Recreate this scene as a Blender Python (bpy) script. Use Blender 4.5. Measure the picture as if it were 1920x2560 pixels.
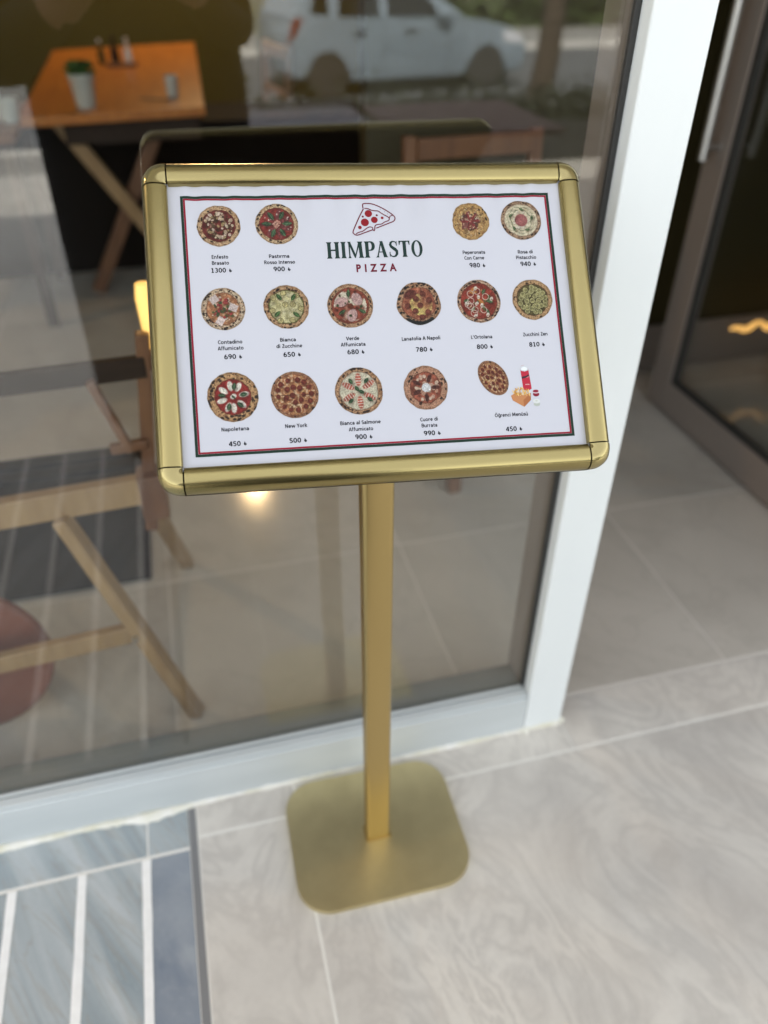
import bpy, bmesh, math, random
import numpy as np
from mathutils import Matrix, Vector, Quaternion

for o in list(bpy.data.objects): bpy.data.objects.remove(o)
sc = bpy.context.scene
C = sc.collection
R = math.radians
rnd = random.Random(7)

# ------------------------------------------------------------------ camera, sky, sun, exposure
CAM = Vector((0.0, -0.88166, 1.30263))
cd = bpy.data.cameras.new('camera'); cam = bpy.data.objects.new('camera', cd); C.objects.link(cam)
r_, u_, f_ = Vector((0.96672505, -0.25578017, 0.00437953)), Vector((0.15052213, 0.58257649, 0.7987163)), Vector((0.2068472, 0.77147984, -0.60169186))
m = Matrix.Identity(4)
for i in range(3): m[i][0] = r_[i]; m[i][1] = u_[i]; m[i][2] = -f_[i]; m[i][3] = CAM[i]
cam.matrix_world = m
cd.sensor_fit = 'VERTICAL'; cd.sensor_height = 36; cd.lens = 27.054
cd.clip_start = 0.02; cd.clip_end = 600
cd.dof.use_dof = True; cd.dof.focus_distance = 0.765; cd.dof.aperture_fstop = 2.5
sc.camera = cam

SUN_EL, SUN_AZ = R(52), R(-20)          # azimuth from +Y towards +X
world = bpy.data.worlds.new('World'); sc.world = world; world.use_nodes = True
nt = world.node_tree; nt.nodes.clear()
out = nt.nodes.new('ShaderNodeOutputWorld'); bg = nt.nodes.new('ShaderNodeBackground')
sky = nt.nodes.new('ShaderNodeTexSky'); sky.sky_type = 'NISHITA'; sky.sun_disc = False
sky.sun_elevation = SUN_EL; sky.sun_rotation = SUN_AZ; sky.dust_density = 3.0; sky.air_density = 1.0
hsv = nt.nodes.new('ShaderNodeHueSaturation'); hsv.inputs['Saturation'].default_value = 0.18
nt.links.new(sky.outputs[0], hsv.inputs['Color']); nt.links.new(hsv.outputs[0], bg.inputs['Color'])
bg.inputs['Strength'].default_value = 0.15
nt.links.new(bg.outputs[0], out.inputs[0])
sl = bpy.data.lights.new('sun', 'SUN'); sl.energy = 3.2; sl.angle = R(0.6); sl.color = (1, .95, .87)
sun = bpy.data.objects.new('sun', sl); C.objects.link(sun)
sd = Vector((math.sin(SUN_AZ) * math.cos(SUN_EL), math.cos(SUN_AZ) * math.cos(SUN_EL), math.sin(SUN_EL)))
sun.rotation_euler = sd.to_track_quat('Z', 'Y').to_euler(); sun.location = (0, 0, 30)
vs = sc.view_settings; sc.display_settings.display_device = 'sRGB'
vs.view_transform = 'Standard'; vs.look = 'None'; vs.gamma = 1; vs.exposure = 2.2
sc.cycles.max_bounces = 10; sc.cycles.transparent_max_bounces = 16
sc.cycles.diffuse_bounces = 5; sc.cycles.glossy_bounces = 5
sc.cycles.sample_clamp_indirect = 6

# ------------------------------------------------------------------ helpers
def srgb(r, g=None, b=None):
    if g is None: r, g, b = r
    return tuple((c / 12.92 if c <= .04045 else ((c + .055) / 1.055) ** 2.4) for c in (r / 255, g / 255, b / 255))

def mat(name, col, rough=.5, metal=0, spec=.5, coat=0, noise=None, bump=None, emit=None, aniso=0):
    """noise=(scale, amount, second colour, stretch) mottles the colour; bump=(scale, strength)"""
    mt = bpy.data.materials.new(name); mt.use_nodes = True
    n = mt.node_tree; b = n.nodes['Principled BSDF']
    b.inputs['Base Color'].default_value = (*col, 1); b.inputs['Roughness'].default_value = rough
    b.inputs['Metallic'].default_value = metal; b.inputs['Specular IOR Level'].default_value = spec
    b.inputs['Coat Weight'].default_value = coat; b.inputs['Coat Roughness'].default_value = .08
    tc = n.nodes.new('ShaderNodeTexCoord'); mp = n.nodes.new('ShaderNodeMapping')
    n.links.new(tc.outputs['Object'], mp.inputs[0])
    if noise:
        sc_, amt, c2, st = noise
        mp.inputs['Scale'].default_value = st
        t = n.nodes.new('ShaderNodeTexNoise'); t.inputs['Scale'].default_value = sc_; t.inputs['Detail'].default_value = 6
        n.links.new(mp.outputs[0], t.inputs['Vector'])
        cr = n.nodes.new('ShaderNodeValToRGB'); cr.color_ramp.elements[0].position = .35; cr.color_ramp.elements[1].position = .68
        mx = n.nodes.new('ShaderNodeMix'); mx.data_type = 'RGBA'
        mx.inputs['A'].default_value = (*col, 1); mx.inputs['B'].default_value = (*c2, 1)
        ml = n.nodes.new('ShaderNodeMath'); ml.operation = 'MULTIPLY'; ml.inputs[1].default_value = amt
        n.links.new(t.outputs['Fac'], cr.inputs[0]); n.links.new(cr.outputs[0], ml.inputs[0]); n.links.new(ml.outputs[0], mx.inputs['Factor'])
        n.links.new(mx.outputs['Result'], b.inputs['Base Color'])
    if bump:
        t2 = n.nodes.new('ShaderNodeTexNoise'); t2.inputs['Scale'].default_value = bump[0]; t2.inputs['Detail'].default_value = 4
        n.links.new(tc.outputs['Object'], t2.inputs['Vector'])
        bp = n.nodes.new('ShaderNodeBump'); bp.inputs['Strength'].default_value = bump[1]; bp.inputs['Distance'].default_value = bump[2] if len(bump) > 2 else .002
        n.links.new(t2.outputs['Fac'], bp.inputs['Height']); n.links.new(bp.outputs[0], b.inputs['Normal'])
    if emit:
        b.inputs['Emission Color'].default_value = (*emit[0], 1); b.inputs['Emission Strength'].default_value = emit[1]
    return mt

def stone(name, c1, c2, c3, rough, veins=1.0, scale=2.2, stretch=(1, .35, 1), spec=.5, rot=.3, uneven=.12, levels=1):
    """veined porcelain / marble; every tile gets its own offset"""
    mt = bpy.data.materials.new(name); mt.use_nodes = True
    n = mt.node_tree; b = n.nodes['Principled BSDF']; L = n.links.new
    b.inputs['Specular IOR Level'].default_value = spec
    tc = n.nodes.new('ShaderNodeTexCoord'); oi = n.nodes.new('ShaderNodeObjectInfo')
    geo = n.nodes.new('ShaderNodeNewGeometry')
    ad = n.nodes.new('ShaderNodeVectorMath'); ad.operation = 'MULTIPLY_ADD'
    ad.inputs[1].default_value = (37, 53, 11)
    cmb = n.nodes.new('ShaderNodeCombineXYZ')
    for k in range(3): L(oi.outputs['Random'], cmb.inputs[k])
    L(cmb.outputs[0], ad.inputs[0]); L(tc.outputs['Object'], ad.inputs[2])
    mp = n.nodes.new('ShaderNodeMapping'); mp.vector_type = 'TEXTURE'; mp.inputs['Scale'].default_value = tuple(1 / q for q in stretch); mp.inputs['Rotation'].default_value = (0, 0, rot)
    L(ad.outputs[0], mp.inputs[0])
    w = n.nodes.new('ShaderNodeTexNoise'); w.inputs['Scale'].default_value = scale; w.inputs['Detail'].default_value = 5; w.inputs['Distortion'].default_value = 1.2
    L(mp.outputs[0], w.inputs['Vector'])
    v = n.nodes.new('ShaderNodeTexNoise'); v.inputs['Scale'].default_value = scale * 1.7; v.inputs['Detail'].default_value = 7; v.inputs['Distortion'].default_value = 2.6
    L(mp.outputs[0], v.inputs['Vector'])
    # thin veins: |noise-.5| small
    s = n.nodes.new('ShaderNodeMath'); s.operation = 'SUBTRACT'; s.inputs[1].default_value = .5; L(v.outputs['Fac'], s.inputs[0])
    if levels > 1:
        s.operation = 'MULTIPLY'; s.inputs[1].default_value = levels
        pp = n.nodes.new('ShaderNodeMath'); pp.operation = 'PINGPONG'; pp.inputs[1].default_value = .5; L(s.outputs[0], pp.inputs[0]); s = pp
    a = n.nodes.new('ShaderNodeMath'); a.operation = 'ABSOLUTE'; L(s.outputs[0], a.inputs[0])
    vr = n.nodes.new('ShaderNodeValToRGB'); vr.color_ramp.elements[0].color = (1, 1, 1, 1); vr.color_ramp.elements[1].color = (0, 0, 0, 1)
    vr.color_ramp.elements[0].position = 0; vr.color_ramp.elements[1].position = .035 if levels == 1 else .42
    L(a.outputs[0], vr.inputs[0])
    cr = n.nodes.new('ShaderNodeValToRGB'); cr.color_ramp.elements[0].position = .32; cr.color_ramp.elements[1].position = .68
    L(w.outputs['Fac'], cr.inputs[0])
    mx = n.nodes.new('ShaderNodeMix'); mx.data_type = 'RGBA'; mx.inputs['A'].default_value = (*c1, 1); mx.inputs['B'].default_value = (*c2, 1)
    L(cr.outputs[0], mx.inputs['Factor'])
    ml = n.nodes.new('ShaderNodeMath'); ml.operation = 'MULTIPLY'; ml.inputs[1].default_value = .4 * veins; L(vr.outputs[0], ml.inputs[0])
    m2 = n.nodes.new('ShaderNodeMix'); m2.data_type = 'RGBA'; m2.inputs['B'].default_value = (*c3, 1)
    L(mx.outputs['Result'], m2.inputs['A']); L(ml.outputs[0], m2.inputs['Factor'])
    # fine grain and tracked-in dust
    g = n.nodes.new('ShaderNodeTexNoise'); g.inputs['Scale'].default_value = 90; g.inputs['Detail'].default_value = 3; L(tc.outputs['Object'], g.inputs['Vector'])
    m3 = n.nodes.new('ShaderNodeMix'); m3.data_type = 'RGBA'; m3.blend_type = 'MULTIPLY'; m3.inputs['B'].default_value = (.8, .79, .77, 1)
    mg = n.nodes.new('ShaderNodeMath'); mg.operation = 'MULTIPLY'; mg.inputs[1].default_value = .45; L(g.outputs['Fac'], mg.inputs[0])
    L(m2.outputs['Result'], m3.inputs['A']); L(mg.outputs[0], m3.inputs['Factor']); L(m3.outputs['Result'], b.inputs['Base Color'])
    rr = n.nodes.new('ShaderNodeMapRange'); rr.inputs['To Min'].default_value = max(.03, rough - uneven); rr.inputs['To Max'].default_value = rough + uneven
    L(w.outputs['Fac'], rr.inputs['Value']); L(rr.outputs[0], b.inputs['Roughness'])
    bp = n.nodes.new('ShaderNodeBump'); bp.inputs['Strength'].default_value = .06; bp.inputs['Distance'].default_value = .002
    L(v.outputs['Fac'], bp.inputs['Height']); L(bp.outputs[0], b.inputs['Normal'])
    return mt

def glass_mat(name, f0, tint):
    """pane: straight-through transmission plus a mirror part that grows towards grazing (Schlick)"""
    mt = bpy.data.materials.new(name); mt.use_nodes = True
    n = mt.node_tree; n.nodes.clear(); L = n.links.new
    o = n.nodes.new('ShaderNodeOutputMaterial'); mx = n.nodes.new('ShaderNodeMixShader')
    tr = n.nodes.new('ShaderNodeBsdfTransparent'); tr.inputs[0].default_value = (*tint, 1)
    gl = n.nodes.new('ShaderNodeBsdfGlossy'); gl.inputs['Roughness'].default_value = .0; gl.inputs['Color'].default_value = (1, 1, 1, 1)
    g = n.nodes.new('ShaderNodeNewGeometry'); d = n.nodes.new('ShaderNodeVectorMath'); d.operation = 'DOT_PRODUCT'
    L(g.outputs['Normal'], d.inputs[0]); L(g.outputs['Incoming'], d.inputs[1])
    ab = n.nodes.new('ShaderNodeMath'); ab.operation = 'ABSOLUTE'; L(d.outputs['Value'], ab.inputs[0])
    s = n.nodes.new('ShaderNodeMath'); s.operation = 'SUBTRACT'; s.inputs[0].default_value = 1; L(ab.outputs[0], s.inputs[1])
    pw = n.nodes.new('ShaderNodeMath'); pw.operation = 'POWER'; pw.inputs[1].default_value = 5; L(s.outputs[0], pw.inputs[0])
    ma = n.nodes.new('ShaderNodeMath'); ma.operation = 'MULTIPLY_ADD'; ma.inputs[1].default_value = 1 - f0; ma.inputs[2].default_value = f0; L(pw.outputs[0], ma.inputs[0])
    L(ma.outputs[0], mx.inputs[0]); L(tr.outputs[0], mx.inputs[1]); L(gl.outputs[0], mx.inputs[2]); L(mx.outputs[0], o.inputs[0])
    return mt

def link(name, me, material, parent=None, label=None, kind=None, smooth=False, loc=None):
    """mesh built in world coordinates -> ONE object; its origin is its parent's (or loc)"""
    o = bpy.data.objects.new(name, me)
    off = Vector((0, 0, 0))
    if parent is not None:
        off = wloc(parent); o.parent = parent
    elif loc is not None:
        off = Vector(loc); o.location = off
    if off.length > 0: me.transform(Matrix.Translation(-off))
    if material is not None: me.materials.append(material)
    C.objects.link(o)
    if smooth:
        me.polygons.foreach_set('use_smooth', [True] * len(me.polygons))
        if smooth != 'all': me.set_sharp_from_angle(angle=R(38))
    if label: o['label'] = label
    if kind: o['kind'] = kind
    return o

def wloc(o):
    v = Vector((0, 0, 0))
    while o is not None: v += Vector(o.location); o = o.parent
    return v

def thing(name, label, cat, loc, group=None):
    o = bpy.data.objects.new(name, None); C.objects.link(o); o.location = loc; o.empty_display_size = .05
    o['label'] = label; o['category'] = cat
    if group: o['group'] = group
    return o

def tag(o, label, cat, group=None):
    o['label'] = label; o['category'] = cat
    if group: o['group'] = group
    return o

def bm_me(bm, name='m'):
    me = bpy.data.meshes.new(name); bm.normal_update(); bm.to_mesh(me); bm.free(); return me

def box(x0, x1, y0, y1, z0, z1, bev=0, seg=2, bm=None):
    own = bm is None; bm = bm or bmesh.new()
    vs_ = [bm.verts.new((x, y, z)) for z in (z0, z1) for y in (y0, y1) for x in (x0, x1)]
    for f in ((0, 2, 3, 1), (4, 5, 7, 6), (0, 1, 5, 4), (2, 6, 7, 3), (0, 4, 6, 2), (1, 3, 7, 5)): bm.faces.new([vs_[i] for i in f])
    if bev: bmesh.ops.bevel(bm, geom=[e for e in bm.edges if e.verts[0] in vs_], offset=bev, segments=seg, affect='EDGES', profile=.5)
    return bm_me(bm) if own else bm

def bar(a, b, w, h, bev=.003, up=(0, 0, 1)):
    """squared timber from a to b"""
    a, b = Vector(a), Vector(b); d = b - a; L = d.length
    z = d.normalized(); up = Vector(up)
    if abs(z.dot(up)) > .97: up = Vector((0, 1, 0))
    x = up.cross(z).normalized(); y = z.cross(x)
    me = box(-w / 2, w / 2, -h / 2, h / 2, 0, L, bev)
    M = Matrix(((x.x, y.x, z.x, a.x), (x.y, y.y, z.y, a.y), (x.z, y.z, z.z, a.z), (0, 0, 0, 1)))
    me.transform(M); return me

def lathe(profile, center=(0, 0, 0), seg=24, cap=True):
    bm = bmesh.new(); rings = []
    for r, z in profile:
        rings.append([bm.verts.new((center[0] + r * math.cos(2 * math.pi * k / seg), center[1] + r * math.sin(2 * math.pi * k / seg), center[2] + z)) for k in range(seg)])
    for a, b in zip(rings, rings[1:]):
        for k in range(seg): bm.faces.new((a[k], a[(k + 1) % seg], b[(k + 1) % seg], b[k]))
    if cap:
        bm.faces.new(list(reversed(rings[0]))); bm.faces.new(rings[-1])
    return bm_me(bm)

def tube(pts, rad, seg=10):
    bm = bmesh.new(); rings = []; pts = [Vector(p) for p in pts]
    for i, p in enumerate(pts):
        t = (pts[min(i + 1, len(pts) - 1)] - pts[max(i - 1, 0)]).normalized()
        up = Vector((0, 0, 1)) if abs(t.z) < .9 else Vector((1, 0, 0))
        x = up.cross(t).normalized(); y = t.cross(x); rr = rad[i] if isinstance(rad, (list, tuple)) else rad
        rings.append([bm.verts.new(p + rr * (math.cos(2 * math.pi * k / seg) * x + math.sin(2 * math.pi * k / seg) * y)) for k in range(seg)])
    for a, b in zip(rings, rings[1:]):
        for k in range(seg): bm.faces.new((a[k], a[(k + 1) % seg], b[(k + 1) % seg], b[k]))
    bm.faces.new(list(reversed(rings[0]))); bm.faces.new(rings[-1])
    return bm_me(bm)

def join(meshes):
    bm = bmesh.new()
    for me in meshes: bm.from_mesh(me)
    return bm_me(bm)

def prism(poly, z0, z1, bev=0, seg=3, axis='z'):
    """polygon extruded; axis 'y' makes (x,z) outlines extruded along y"""
    bm = bmesh.new()
    a = [bm.verts.new((x, y, z0)) for x, y in poly]; b = [bm.verts.new((x, y, z1)) for x, y in poly]
    bm.faces.new(list(reversed(a))); top = bm.faces.new(b); n = len(poly)
    for k in range(n): bm.faces.new((a[k], a[(k + 1) % n], b[(k + 1) % n], b[k]))
    if bev: bmesh.ops.bevel(bm, geom=[e for e in bm.edges if abs(e.verts[0].co.z - e.verts[1].co.z) < 1e-9], offset=bev, segments=seg, affect='EDGES', profile=.5)
    if axis == 'y':
        for v in bm.verts: v.co = Vector((v.co.x, v.co.z, v.co.y))
        bmesh.ops.reverse_faces(bm, faces=bm.faces)
    bmesh.ops.triangulate(bm, faces=[f for f in bm.faces if len(f.verts) > 8])
    return bm_me(bm)

# ------------------------------------------------------------------ materials
M = {}
M['porcelain'] = stone('porcelain_stone', (.70, .665, .60), (.545, .515, .47), (.43, .40, .365), .32, veins=1.0, scale=2.1, stretch=(1.3, .8, 1), rot=.35, levels=6)
M['shop_tile'] = stone('polished_shop_tile', (.58, .545, .485), (.43, .40, .35), (.35, .32, .28), .12, veins=.5, scale=1.8, stretch=(1, .6, 1), rot=.8, uneven=.05)
M['marble'] = stone('grey_blue_marble', (.52, .55, .55), (.27, .32, .34), (.33, .27, .19), .24, veins=.7, scale=3.2, stretch=(4.0, .5, 1), rot=.5)
M['blue_marble'] = stone('dark_blue_marble', (.33, .36, .39), (.17, .205, .26), (.36, .385, .41), .24, veins=.5, scale=7, stretch=(1.2, .8, 1), rot=.9)
M['grout'] = mat('pale_grout', (.76, .74, .68), .9, noise=(40, .35, (.70, .68, .62), (1, 1, 1)))
M['shop_grout'] = mat('shop_grout', (.60, .57, .52), .8)
M['strip'] = mat('white_joint_strip', (.90, .89, .86), .7, noise=(60, .35, (.74, .73, .69), (1, 1, 1)), bump=(150, .3))
M['joint'] = mat('grey_joint', (.20, .20, .20), .8)
M['white_alu'] = mat('white_powder_coat', (.78, .82, .81), .32, noise=(7, .35, (.66, .70, .70), (1, 1, .2)), bump=(400, .03))
M['rail_alu'] = mat('dusty_white_coat', (.56, .60, .60), .3, noise=(5, .6, (.47, .51, .51), (.5, 1, 3)), bump=(300, .04))  # shaded look of the bottom rail put into a darker coat colour
M['brown_alu'] = mat('brown_powder_coat', (.235, .20, .175), .42)
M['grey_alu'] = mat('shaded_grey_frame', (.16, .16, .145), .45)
M['rubber'] = mat('dark_gasket', (.03, .03, .028), .6)
M['silicone'] = mat('old_silicone', (.84, .83, .78), .5, noise=(22, .8, (.62, .60, .44), (1, 1, 1)), bump=(60, .8, .004))
M['glass'] = glass_mat('window_glass', .056, (.97, .985, .975))
M['gold'] = mat('gold_anodised', (.37, .305, .132), .25, metal=1, bump=(300, .02), noise=(18, .25, (.33, .27, .115), (1, 1, 1)))
M['gold_post'] = mat('gold_anodised_post', (.54, .40, .17), .3, metal=1, noise=(14, .3, (.54, .41, .16), (1, 1, .2)))
M['gold_plastic'] = mat('gold_corner_plastic', (.38, .315, .14), .16, metal=.85, spec=.6)
M['gold_base'] = mat('gold_brushed_base', (.68, .59, .34), .44, metal=1, noise=(26, .5, (.56, .475, .265), (1, 1, 1)), bump=(500, .12, .001))
M['black_gap'] = mat('black_gap', (.01, .01, .01), .8)
M['grey_back'] = mat('grey_back_board', (.30, .30, .30), .6)
M['paper'] = mat('glossy_print_sheet', (.53, .54, .59), .42, coat=.55, bump=(9, .35, .0012))
M['ink_black'] = mat('ink_black', (.006, .007, .012), .7, spec=.15)
M['ink_green'] = mat('ink_dark_green', srgb(29, 53, 41), .6, spec=.2)
M['ink_logo'] = mat('ink_logo_green', srgb(32, 53, 48), .6, spec=.2)
M['ink_red'] = mat('ink_red', srgb(142, 28, 48), .6, spec=.2)
M['ink_maroon'] = mat('ink_maroon', srgb(104, 25, 44), .6, spec=.2)
M['ink_logo_red'] = mat('ink_logo_red', srgb(135, 29, 37), .6, spec=.2)
M['orange_wood'] = mat('varnished_orange_wood', (.46, .17, .03), .33, noise=(3, .8, (.33, .105, .018), (14, 1, 14)))
M['brown_wood'] = mat('brown_wood', (.17, .075, .03), .45, noise=(4, .7, (.10, .04, .018), (10, 10, 1)))
M['light_wood'] = mat('oiled_beech', (.34, .215, .10), .45, noise=(5, .8, (.25, .145, .06), (8, 8, 1)))
M['dark_wood'] = mat('dark_wenge', (.022, .013, .008), .6, spec=.2, noise=(5, .6, (.04, .023, .014), (1, 10, 10)))
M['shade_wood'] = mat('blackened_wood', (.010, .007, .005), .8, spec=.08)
M['mat_brown'] = mat('dark_brown_mat', (.024, .016, .013), .85, bump=(300, .4))
M['terracotta'] = mat('terracotta', (.20, .062, .032), .55, noise=(9, .4, (.14, .042, .022), (1, 1, 1)))
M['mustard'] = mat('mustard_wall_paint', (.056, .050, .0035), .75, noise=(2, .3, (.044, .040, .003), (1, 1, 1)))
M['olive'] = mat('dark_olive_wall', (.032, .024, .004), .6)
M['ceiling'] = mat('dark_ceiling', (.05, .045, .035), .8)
M['facade'] = mat('pale_render', (.62, .60, .55), .85, noise=(2, .4, (.52, .5, .46), (1, 1, 1)))
M['asphalt'] = mat('asphalt', (.13, .135, .14), .85, noise=(8, .7, (.10, .105, .11), (1, 1, 1)), bump=(120, .5, .005))
M['pave'] = mat('concrete_paving', (.30, .29, .27), .85, noise=(3, .7, (.22, .215, .20), (1, 1, 1)))
M['soil'] = mat('dry_ground', (.17, .16, .11), .95, noise=(.8, .8, (.10, .11, .06), (1, 1, 1)))
M['car'] = mat('pale_blue_grey_car_paint', (.25, .31, .36), .28, coat=.8)
M['car_glass'] = mat('dark_car_glass', (.012, .013, .015), .08)
M['tyre'] = mat('tyre', (.045, .042, .04), .8)
M['rim'] = mat('steel_rim', (.42, .42, .42), .45, metal=.2)
M['tail'] = mat('red_tail_lamp', (.20, .03, .018), .25)
M['hedge_leaf'] = mat('dark_hedge_leaves', (.016, .022, .008), .7)
M['lamp_clear'] = mat('clear_headlamp', (.75, .76, .78), .15)
M['bark'] = mat('bark', (.085, .058, .04), .9, noise=(20, .8, (.05, .035, .025), (1, 1, .2)), bump=(40, .8, .01))
M['leaf'] = mat('leaves', (.055, .085, .022), .6, noise=(1.2, .8, (.09, .12, .03), (1, 1, 1)))
M['leaf2'] = mat('potted_leaves', (.03, .085, .012), .5)
M['cloth'] = mat('dark_clothes', (.012, .012, .014), .9)
M['skin'] = mat('skin', (.50, .30, .21), .5)
M['hair'] = mat('dark_hair', (.015, .01, .008), .6)
M['grey_pot'] = mat('grey_ceramic', (.42, .45, .42), .4)
M['white_cer'] = mat('white_ceramic', (.74, .73, .70), .3)
M['steel'] = mat('brushed_steel', (.62, .63, .63), .3, metal=1)
M['pink_cloth'] = mat('dusty_pink_tabletop', (.20, .125, .13), .7)
M['blue_cloth'] = mat('grey_blue_tabletop', (.27, .29, .33), .7, noise=(14, .9, (.42, .34, .34), (1, 1, 1)))
M['dark_metal'] = mat('dark_metal', (.03, .03, .03), .5)
M['bulb'] = mat('warm_bulb', (1, .8, .5), .3, emit=((1, .62, .26), 30))
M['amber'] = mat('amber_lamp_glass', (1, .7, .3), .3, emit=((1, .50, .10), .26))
M['led'] = mat('warm_led', (1, .7, .3), .3, emit=((1, .50, .12), .22))

def print_mat():
    mt = bpy.data.materials.new('printed_picture'); mt.use_nodes = True
    n = mt.node_tree; b = n.nodes['Principled BSDF']
    at = n.nodes.new('ShaderNodeVertexColor'); at.layer_name = 'ink'
    n.links.new(at.outputs[0], b.inputs['Base Color'])
    b.inputs['Roughness'].default_value = .6; b.inputs['Specular IOR Level'].default_value = .2
    return mt
M['print'] = print_mat()

# ------------------------------------------------------------------ ground and street
def struct(name, me, m_, **k):
    o = link(name, me, m_, **k); o['kind'] = 'structure'; return o

def slab(name, x0, x1, y0, y1, zt, m_, th=.3):
    return struct(name, box(x0, x1, y0, y1, zt - th, zt), m_)

slab('ground', -250, 250, -300, 120, -.80, M['soil'], .2)
slab('road', -60, 60, -16.5, -8.2, -.65, M['asphalt'], .14)
slab('pavement', -60, 60, -8.196, -4.9, -.53, M['pave'], .26)
slab('far_pavement', -60, 60, -19.5, -16.504, -.53, M['pave'], .26)
struct('kerb', box(-60, 60, -8.34, -8.2, -.646, -.52, .01), M['facade'])
struct('far_kerb', box(-60, 60, -16.5, -16.36, -.646, -.52, .01), M['facade'])

# terrace: grout bed with every tile an own piece
terrace = struct('terrace_floor', box(-6, 6, -4.9, 0.055, -.6, -.0007), M['grout'])
G = .0042
def tiles(parent, xs, ys, m_, name='tile', zt=0, th=.0025, skip=None, g=G):
    cache = {}
    for i in range(len(xs) - 1):
        for j in range(len(ys) - 1):
            x0, x1, y0, y1 = xs[i] + g / 2, xs[i + 1] - g / 2, ys[j] + g / 2, ys[j + 1] - g / 2
            if skip and skip(x0, x1, y0, y1): continue
            k = (round(x1 - x0, 4), round(y1 - y0, 4))
            if k not in cache:
                cache[k] = box(0, k[0], 0, k[1], -th, 0, .0008, 1); cache[k].materials.append(m_)
            o = bpy.data.objects.new(name, cache[k]); C.objects.link(o); o.parent = parent
            o.location = (x0, y0, zt + rnd.uniform(-.0003, .0003))
BX = -.1385
# strip of cut tiles along the window
tiles(terrace, [BX + .013, .058, .6165], [-.0685, .0005], M['porcelain'])
tiles(terrace, [.6135, 1.255, 1.66], [-.0685, .0575], M['porcelain'])
tiles(terrace, [1.66, 2.458, 3.658, 5.9], [-.0685, .0005], M['porcelain'])
tiles(terrace, [BX + .013, .055, 1.255, 2.455, 3.655, 4.855, 6], [-3.07, -2.47, -1.87, -1.27, -.6685, -.0685], M['porcelain'])
tiles(terrace, [-5.9, -4.7, -3.5, -2.3, -1.1385, BX], [-3.07, -2.47, -1.87, -1.275], M['porcelain'])
tiles(terrace, [-6, -4.8, -3.6, -2.4, -1.2, 0, 1.2, 2.4, 3.6, 4.8, 6], [-4.88, -4.27, -3.67, -3.07], M['porcelain'])
# blue-grey marble inlay with white joints
struct_joint = link('joint_strip', box(BX - .001, BX + .012, -1.27, -.004, -.003, .0005), M['joint'], terrace, label='narrow grey joint between the marble inlay and the stone tiles')
px = [BX - .001, -.2155, -.3225, -.436, -.548, -.660, -.772, -.884, -.996, -1.108]
link('marble_tile', box(px[1] + .004, px[0] - .001, -.083, -.006, -.003, 0, .0008, 1), M['marble'], terrace)
link('marble_tile', box(-.565, px[1] + .001, -.083, -.006, -.003, .0002, .0008, 1), M['marble'], terrace)
link('marble_tile', box(-1.11, -.568, -.083, -.006, -.003, 0, .0008, 1), M['marble'], terrace)
for k in range(len(px) - 1):
    a, b = px[k], px[k + 1]
    for (y0, y1) in ((-1.27, -.088),):
        link('marble_tile', box(b + .0065, a - (.0065 if k else .001), y0, y1, -.003, rnd.uniform(-.0004, .0003), .001, 1), M['blue_marble'] if k == 0 else M['marble'], terrace)
    if k: pass
for k in range(1, len(px)):
    x = px[k]; th = .0074
    bm = bmesh.new(); n = 34; top = []
    for i in range(n + 1):
        y = -.09 + (-1.27 + .09) * i / n
        w0, w1 = th + rnd.uniform(-.0008, .0006), th + rnd.uniform(-.0008, .0006)
        top.append((bm.verts.new((x - w0, y, .0012)), bm.verts.new((x + w1, y, .0012)), bm.verts.new((x - w0, y, -.002)), bm.verts.new((x + w1, y, -.002))))
    for a, b in zip(top, top[1:]):
        bm.faces.new((a[0], b[0], b[1], a[1])); bm.faces.new((a[2], b[2], b[0], a[0])); bm.faces.new((a[1], b[1], b[3], a[3]))
    bm.faces.new((top[0][0], top[0][1], top[0][3], top[0][2])); bm.faces.new((top[-1][0], top[-1][2], top[-1][3], top[-1][1]))
    link('white_strip', bm_me(bm), M['strip'], terrace)

# shop floor
shopf = struct('shop_floor', box(-6, 6, .056, 7.5, -.6, -.0007), M['shop_grout'])
xs = [-3.75 + .6 * k for k in range(13)]; xs[0] = -3.9
ys = [.06, .64] + [.64 + .6 * k for k in range(1, 10)]
tiles(shopf, [-3.75, -3.15, -2.55, -1.95, -1.35, -.75, -.15, .45, 1.05, 1.65, 2.25, 2.85], ys, M['shop_tile'], g=.004)

# ------------------------------------------------------------------ shop building (shell round the window)
bld = thing('shop_building', 'pale rendered shop building with dark olive interior behind the big window', 'building', (0, 0, 0))
link('front_wall', box(-9, 9, .002, .25, 2.42, 5.4), M['facade'], bld)
link('front_wall', box(-9, -3.2, .002, .25, -.6, 2.418), M['facade'], bld)
link('front_wall', box(1.66, 9, .002, .25, -.6, 2.418), M['facade'], bld)
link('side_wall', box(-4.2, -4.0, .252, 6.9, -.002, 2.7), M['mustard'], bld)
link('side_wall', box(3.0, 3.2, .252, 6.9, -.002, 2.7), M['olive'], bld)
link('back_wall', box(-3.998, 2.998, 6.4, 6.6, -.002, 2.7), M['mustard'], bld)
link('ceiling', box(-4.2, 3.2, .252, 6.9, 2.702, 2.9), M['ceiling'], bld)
link('upper_storeys', box(-9, 9, .252, 9, 2.902, 5.4), M['facade'], bld)
link('canopy', box(-6, 6, -.65, -.002, 2.62, 2.74), M['facade'], bld)  # unseen slab, added so the gold frame mirrors something dark and gets shade
part = thing('partition_wall', 'dark olive partition wall with brown skirting beyond the doorway', 'wall', (.58, 1.42, 0))
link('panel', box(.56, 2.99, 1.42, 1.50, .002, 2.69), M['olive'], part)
link('skirting', box(.57, 2.98, 1.402, 1.4185, .002, .17, .003), M['brown_alu'], part)

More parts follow.
